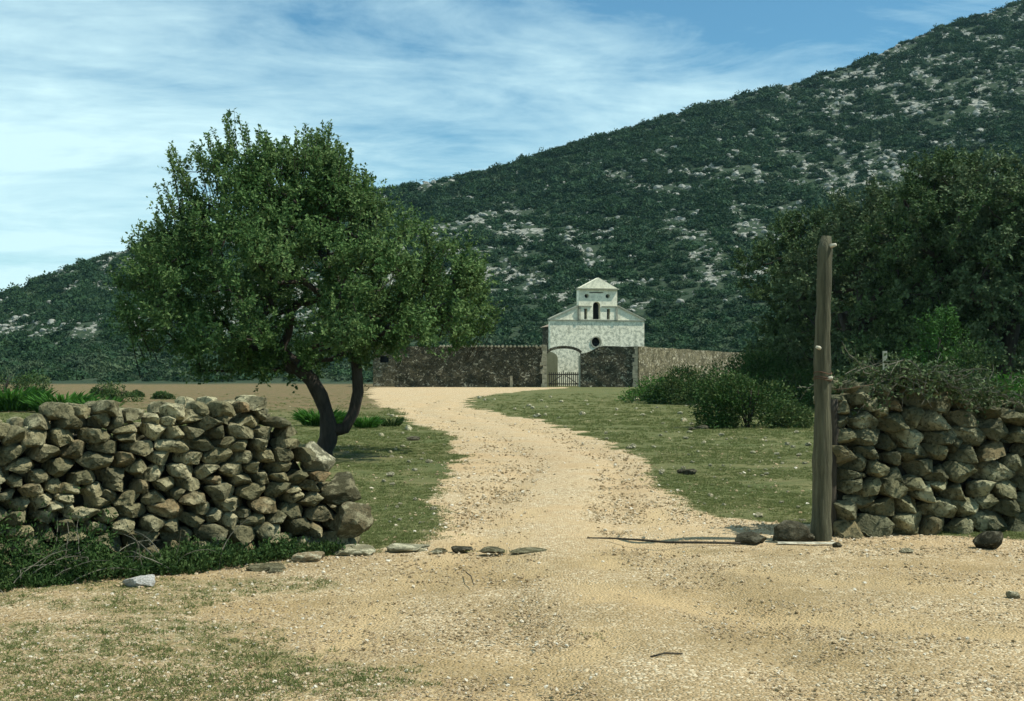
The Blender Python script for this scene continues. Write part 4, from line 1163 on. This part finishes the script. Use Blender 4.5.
# limestone outcrops
rks = [rock_mesh('limestone_outcrop', 500 + k, M['limestone'], 2, .3, 9, False) for k in range(5)]
N1 = 52000
Yr = np.sqrt(rs.uniform(150 ** 2, 460 ** 2, N1)); Xr = rs.uniform(-.54, .58, N1) * Yr; f = rock_field(Xr, Yr)
xp = 512 + Xr / Yr * F; Ycr = np.interp(xp, [-600, 0, 375, 1024, 2400], [290, 300, 350, 440, 460])
k = (rs.rand(N1) < sstep(.43, .58, f) * .55) & (Yr < Ycr * 1.02)
Xr, Yr = Xr[k], Yr[k]; s = (.18 + .62 * rs.rand(len(Xr)) ** 3) * np.clip(Yr / 300, .55, 1)
print('hill rocks', len(s))
scatter('hillside_rocks', np.stack([Xr, Yr, H(Xr, Yr) + .1 * s], 1), np.stack([s * 1.6, s * 1.1, s * 1.0], 1), np.stack([rs.normal(size=len(s)) * .15, rs.normal(size=len(s)) * .15, rs.normal(size=len(s)) * .5], 1), rs.randint(0, 5, len(s)), rks, kind='stuff', label='pale limestone outcrops showing between the scrub on the hill')

# pebbles on the dirt
pbs = [rock_mesh('pebble', 600 + k, M['pebble_mix'], 1, .2, 4, False) for k in range(5)]
N2 = 150000
y_ = rs.uniform(392, 720, N2); y_ = np.where(rs.rand(N2) < .3, rs.uniform(392, 560, N2), y_)
Yp = gy(y_); Xp = rs.uniform(-.55, .55, N2) * Yp
rm = road_mask(Xp, Yp); dn = fbm(Xp / .8 + 3, Yp / .5, 4)
dens = sstep(.36, .62, dn) * .9 + .12
leftg = sstep(.2, -2, Xp) * (Yp < 10); dens = dens * (1 - .85 * rut_mask(Xp, Yp))
k = rs.rand(N2) < np.clip(rm * np.clip(dens + .35 * leftg, 0, 1) * .8, .07, 1) * (Yp < 60)
Xp, Yp = Xp[k], Yp[k]
s = (.0045 + .011 * rs.rand(len(Xp)) ** 5) * np.clip(Yp / 8, .9, 2.2)
print('pebbles', len(s))
scatter('gravel', np.stack([Xp, Yp, H(Xp, Yp) + .2 * s], 1), np.stack([s * 1.25, s, s * .7], 1), rs.rand(len(s), 3) * np.array([.6, .6, 6.28]), rs.randint(0, 5, len(s)), pbs, kind='stuff', label='loose pale gravel on the track')

# grass tufts
def tuft(seed, n, h, w, mat):
    r = np.random.RandomState(seed); th = r.rand(n) * 6.28; q = np.sqrt(r.rand(n)) * w
    Pq = np.stack([q * np.cos(th), q * np.sin(th), np.zeros(n)], 1); D = unit(np.stack([np.cos(th) * .5, np.sin(th) * .5, np.full(n, .9)], 1) + r.normal(size=(n, 3)) * .35)
    return leaf_mesh('grass_tuft', Pq, D, h * (.5 + .7 * r.rand(n)), .10 * h + .003, r, mat)
tfs = [tuft(700 + k, 22, .038, .05, M['grass']) for k in range(4)]
N3 = 170000
y_ = rs.uniform(394, 720, N3); y_ = np.where(rs.rand(N3) < .6, rs.uniform(394, 560, N3), y_)
Yp = gy(y_); Xp = rs.uniform(-.55, .55, N3) * Yp
rm = road_mask(Xp, Yp); wm = weed_mask(Xp, Yp); pn = fbm(Xp / 1.3, Yp / 1.3 + 20, 4)
prob = (1 - rm) * sstep(.25, .6, pn) * .7 + rm * wm * .32
prob = prob * (1 - .75 * brown_mask(Xp, Yp))
k = rs.rand(N3) < prob
Xp, Yp = Xp[k], Yp[k]; s = (.45 + .7 * rs.rand(len(Xp))) * np.clip(Yp / 16, .8, 2.4)
print('tufts', len(s))
scatter('grass', np.stack([Xp, Yp, H(Xp, Yp) - .004], 1), np.stack([s, s, s * rs.uniform(.5, 1.1, len(s))], 1), np.stack([0 * s, 0 * s, rs.rand(len(s)) * 6.28], 1), rs.randint(0, 4, len(s)), tfs, kind='stuff', label='short green grass over the meadow and track edges')

# undergrowth along the foot of the left wall
def undergrowth():
    r = np.random.RandomState(88); n = 2400
    A = np.array(LA); B = np.array(LB); t = (B - A) / LLn; nr = np.array([t[1], -t[0]])
    s = LLn - r.uniform(.15, 4.7, n) ; dist = LLn - s
    amp = np.interp(dist, [0, .4, 1.0, 1.6, 2.2, 5], [.08, .11, .16, .30, .50, .62])
    off = r.rand(n) ** 1.2 * np.interp(dist, [0, 1.0, 1.8, 5], [.16, .22, .45, .5]) + .02
    fn = fbm(s * 3.2, off * 4 + 4, 4); hmax = amp * (1 - .7 * off / .5) * np.clip((fn - .30) * 3.0, .10, 1.5)
    keep = r.rand(n) < np.interp(dist, [0, .8, 1.6, 2.2], [.25, .4, .8, 1.]) ; s, off, hmax = s[keep], off[keep], hmax[keep]; n = len(s)
    base = A + t * s[:, None] + nr * off[:, None]; bz = H(base[:, 0], base[:, 1])
    d0 = unit(np.stack([r.normal(size=n) * .45 + nr[0] * .2, r.normal(size=n) * .45 + nr[1] * .2, np.full(n, 1.0)], 1))
    m = 17; kk = np.repeat(np.arange(n), m); f = r.rand(len(kk))
    Pq = np.stack([base[kk, 0], base[kk, 1], bz[kk]], 1) + d0[kk] * (hmax[kk] * f)[:, None] + r.normal(size=(len(kk), 3)) * .018; Pq[:, 2] = np.maximum(Pq[:, 2], bz[kk] + .004)
    Dq = unit(r.normal(size=Pq.shape) + np.array([0, 0, .6]) + d0[kk] * .4)
    V, Fc, rn = leaves(Pq, Dq, .034 * (.5 + r.rand(len(kk))), .017 * (.5 + r.rand(len(kk))), r)
    me = fast_mesh('undergrowth', V, Fc, {'rnd': ('POINT', rn)}, False, [M['under']]); mk('undergrowth', me, None, kind='stuff', label='dark green weeds and brambles along the foot of the left wall')
    mb = MB(); rr = random.Random(4)
    for q in range(70):
        i = rr.randrange(n)
        if dist[keep][i] < 1.5: continue
        p = Vector((base[i][0], base[i][1], bz[i])); d = Vector((rr.gauss(0, .6), rr.gauss(0, .3), 1)).normalized(); pts = [p]
        for u_ in range(7):
            d = (d + Vector((rr.gauss(0, .2), rr.gauss(0, .2), -.16))).normalized(); pts.append(pts[-1] + d * .075)
        mb.tube(pts, [.004] * 5 + [.003, .002, .001], 4)
    mb.build('bramble_stems', M['bark_pale'], None, kind='stuff', label='thin pale bramble stems arching through the weeds by the left wall')
undergrowth()

# ------------------------------------------------------------------ haze
def haze():
    m = MB(); m.box(-2300, 2300, -9, 1620, -6, 175)
    t = NT('haze_air'); v = t.n('ShaderNodeVolumePrincipled', {'Color': (.45, .80, .95, 1), 'Density': HAZE, 'Anisotropy': .2})
    t.n('ShaderNodeOutputMaterial', {1: v.outputs[0]})
    m.build('haze', t.m, None, kind='stuff', label='thin blue haze in the air')
HAZE = .00008
haze()

# ------------------------------------------------------------------ light, sky, camera
SUN_EL = math.radians(56); sd_ = Vector((.992, -.125, 0)).normalized(); sdir = Vector((sd_.x * math.cos(SUN_EL), sd_.y * math.cos(SUN_EL), math.sin(SUN_EL)))
su = bpy.data.lights.new('sun', 'SUN'); su.energy = 5.0; su.angle = math.radians(.53); su.color = (1.0, .955, .86)
so = bpy.data.objects.new('sun', su); COL.objects.link(so); so.rotation_euler = sdir.to_track_quat('Z', 'Y').to_euler(); so.location = (0, 0, 60)
w = bpy.data.worlds.new('World'); scene.world = w; w.use_nodes = True
t = NT(w, True)
sky = t.n('ShaderNodeTexSky', sky_type='NISHITA'); sky.sun_disc = False; sky.sun_elevation = SUN_EL; sky.sun_rotation = math.atan2(sdir.x, sdir.y); sky.air_density = 1.0; sky.dust_density = .6; sky.ozone_density = 1.0
tc = t.n('ShaderNodeTexCoord').outputs['Generated']
sep = t.n('ShaderNodeSeparateXYZ', {0: tc})
zz_ = t.math('MAXIMUM', sep.outputs[2], .03)
pl = t.n('ShaderNodeCombineXYZ', {0: t.math('DIVIDE', sep.outputs[0], t.math('ADD', zz_, .12)), 1: t.math('DIVIDE', sep.outputs[1], t.math('ADD', zz_, .12)), 2: 0.0}).outputs[0]
v1 = t.mapping(pl, (.9, 1.0, 1), (0, 0, math.radians(-22)))
n1 = t.noise(v1, .85, 8, .62, .5); n2 = t.noise(t.mapping(pl, (.8, 1.25, 1), (0, 0, math.radians(-35))), 2.1, 8, .62, .9)
cl = t.math('ADD', t.math('MULTIPLY', n1, .68), t.math('MULTIPLY', n2, .32))
lowb = t.ramp(sep.outputs[2], [(.05, 1), (.30, 0)])
cl = t.math('ADD', cl, t.math('MULTIPLY', lowb, .10))
cl = t.math('SUBTRACT', cl, t.math('MULTIPLY', sep.outputs[0], .16))
cf = t.ramp(cl, [(.42, .04), (.66, .95)])
skc = t.mix(1.0, sky.outputs[0], SKYT if False else (.62, 1.26, 1.42), 'MULTIPLY')
cc = t.mix(cf, skc, (9.0, 12.4, 12.9))
bg = t.n('ShaderNodeBackground', {0: cc, 1: .066}); t.n('ShaderNodeOutputWorld', {0: bg.outputs[0]})
cam = bpy.data.cameras.new('camera'); cam.lens = 42; cam.sensor_width = 36; cam.clip_end = 5000; cam.clip_start = .1
co = bpy.data.objects.new('camera', cam); COL.objects.link(co); co.location = (0, 0, EYE); co.rotation_euler = (PI / 2 + math.atan(17.5 / F), 0, 0); scene.camera = co
vs = scene.view_settings; vs.view_transform = 'Standard'; vs.look = 'None'; vs.exposure = .36; vs.gamma = 1
scene.cycles.volume_bounces = 0; scene.cycles.max_bounces = 6; scene.cycles.diffuse_bounces = 3; scene.cycles.transparent_max_bounces = 4
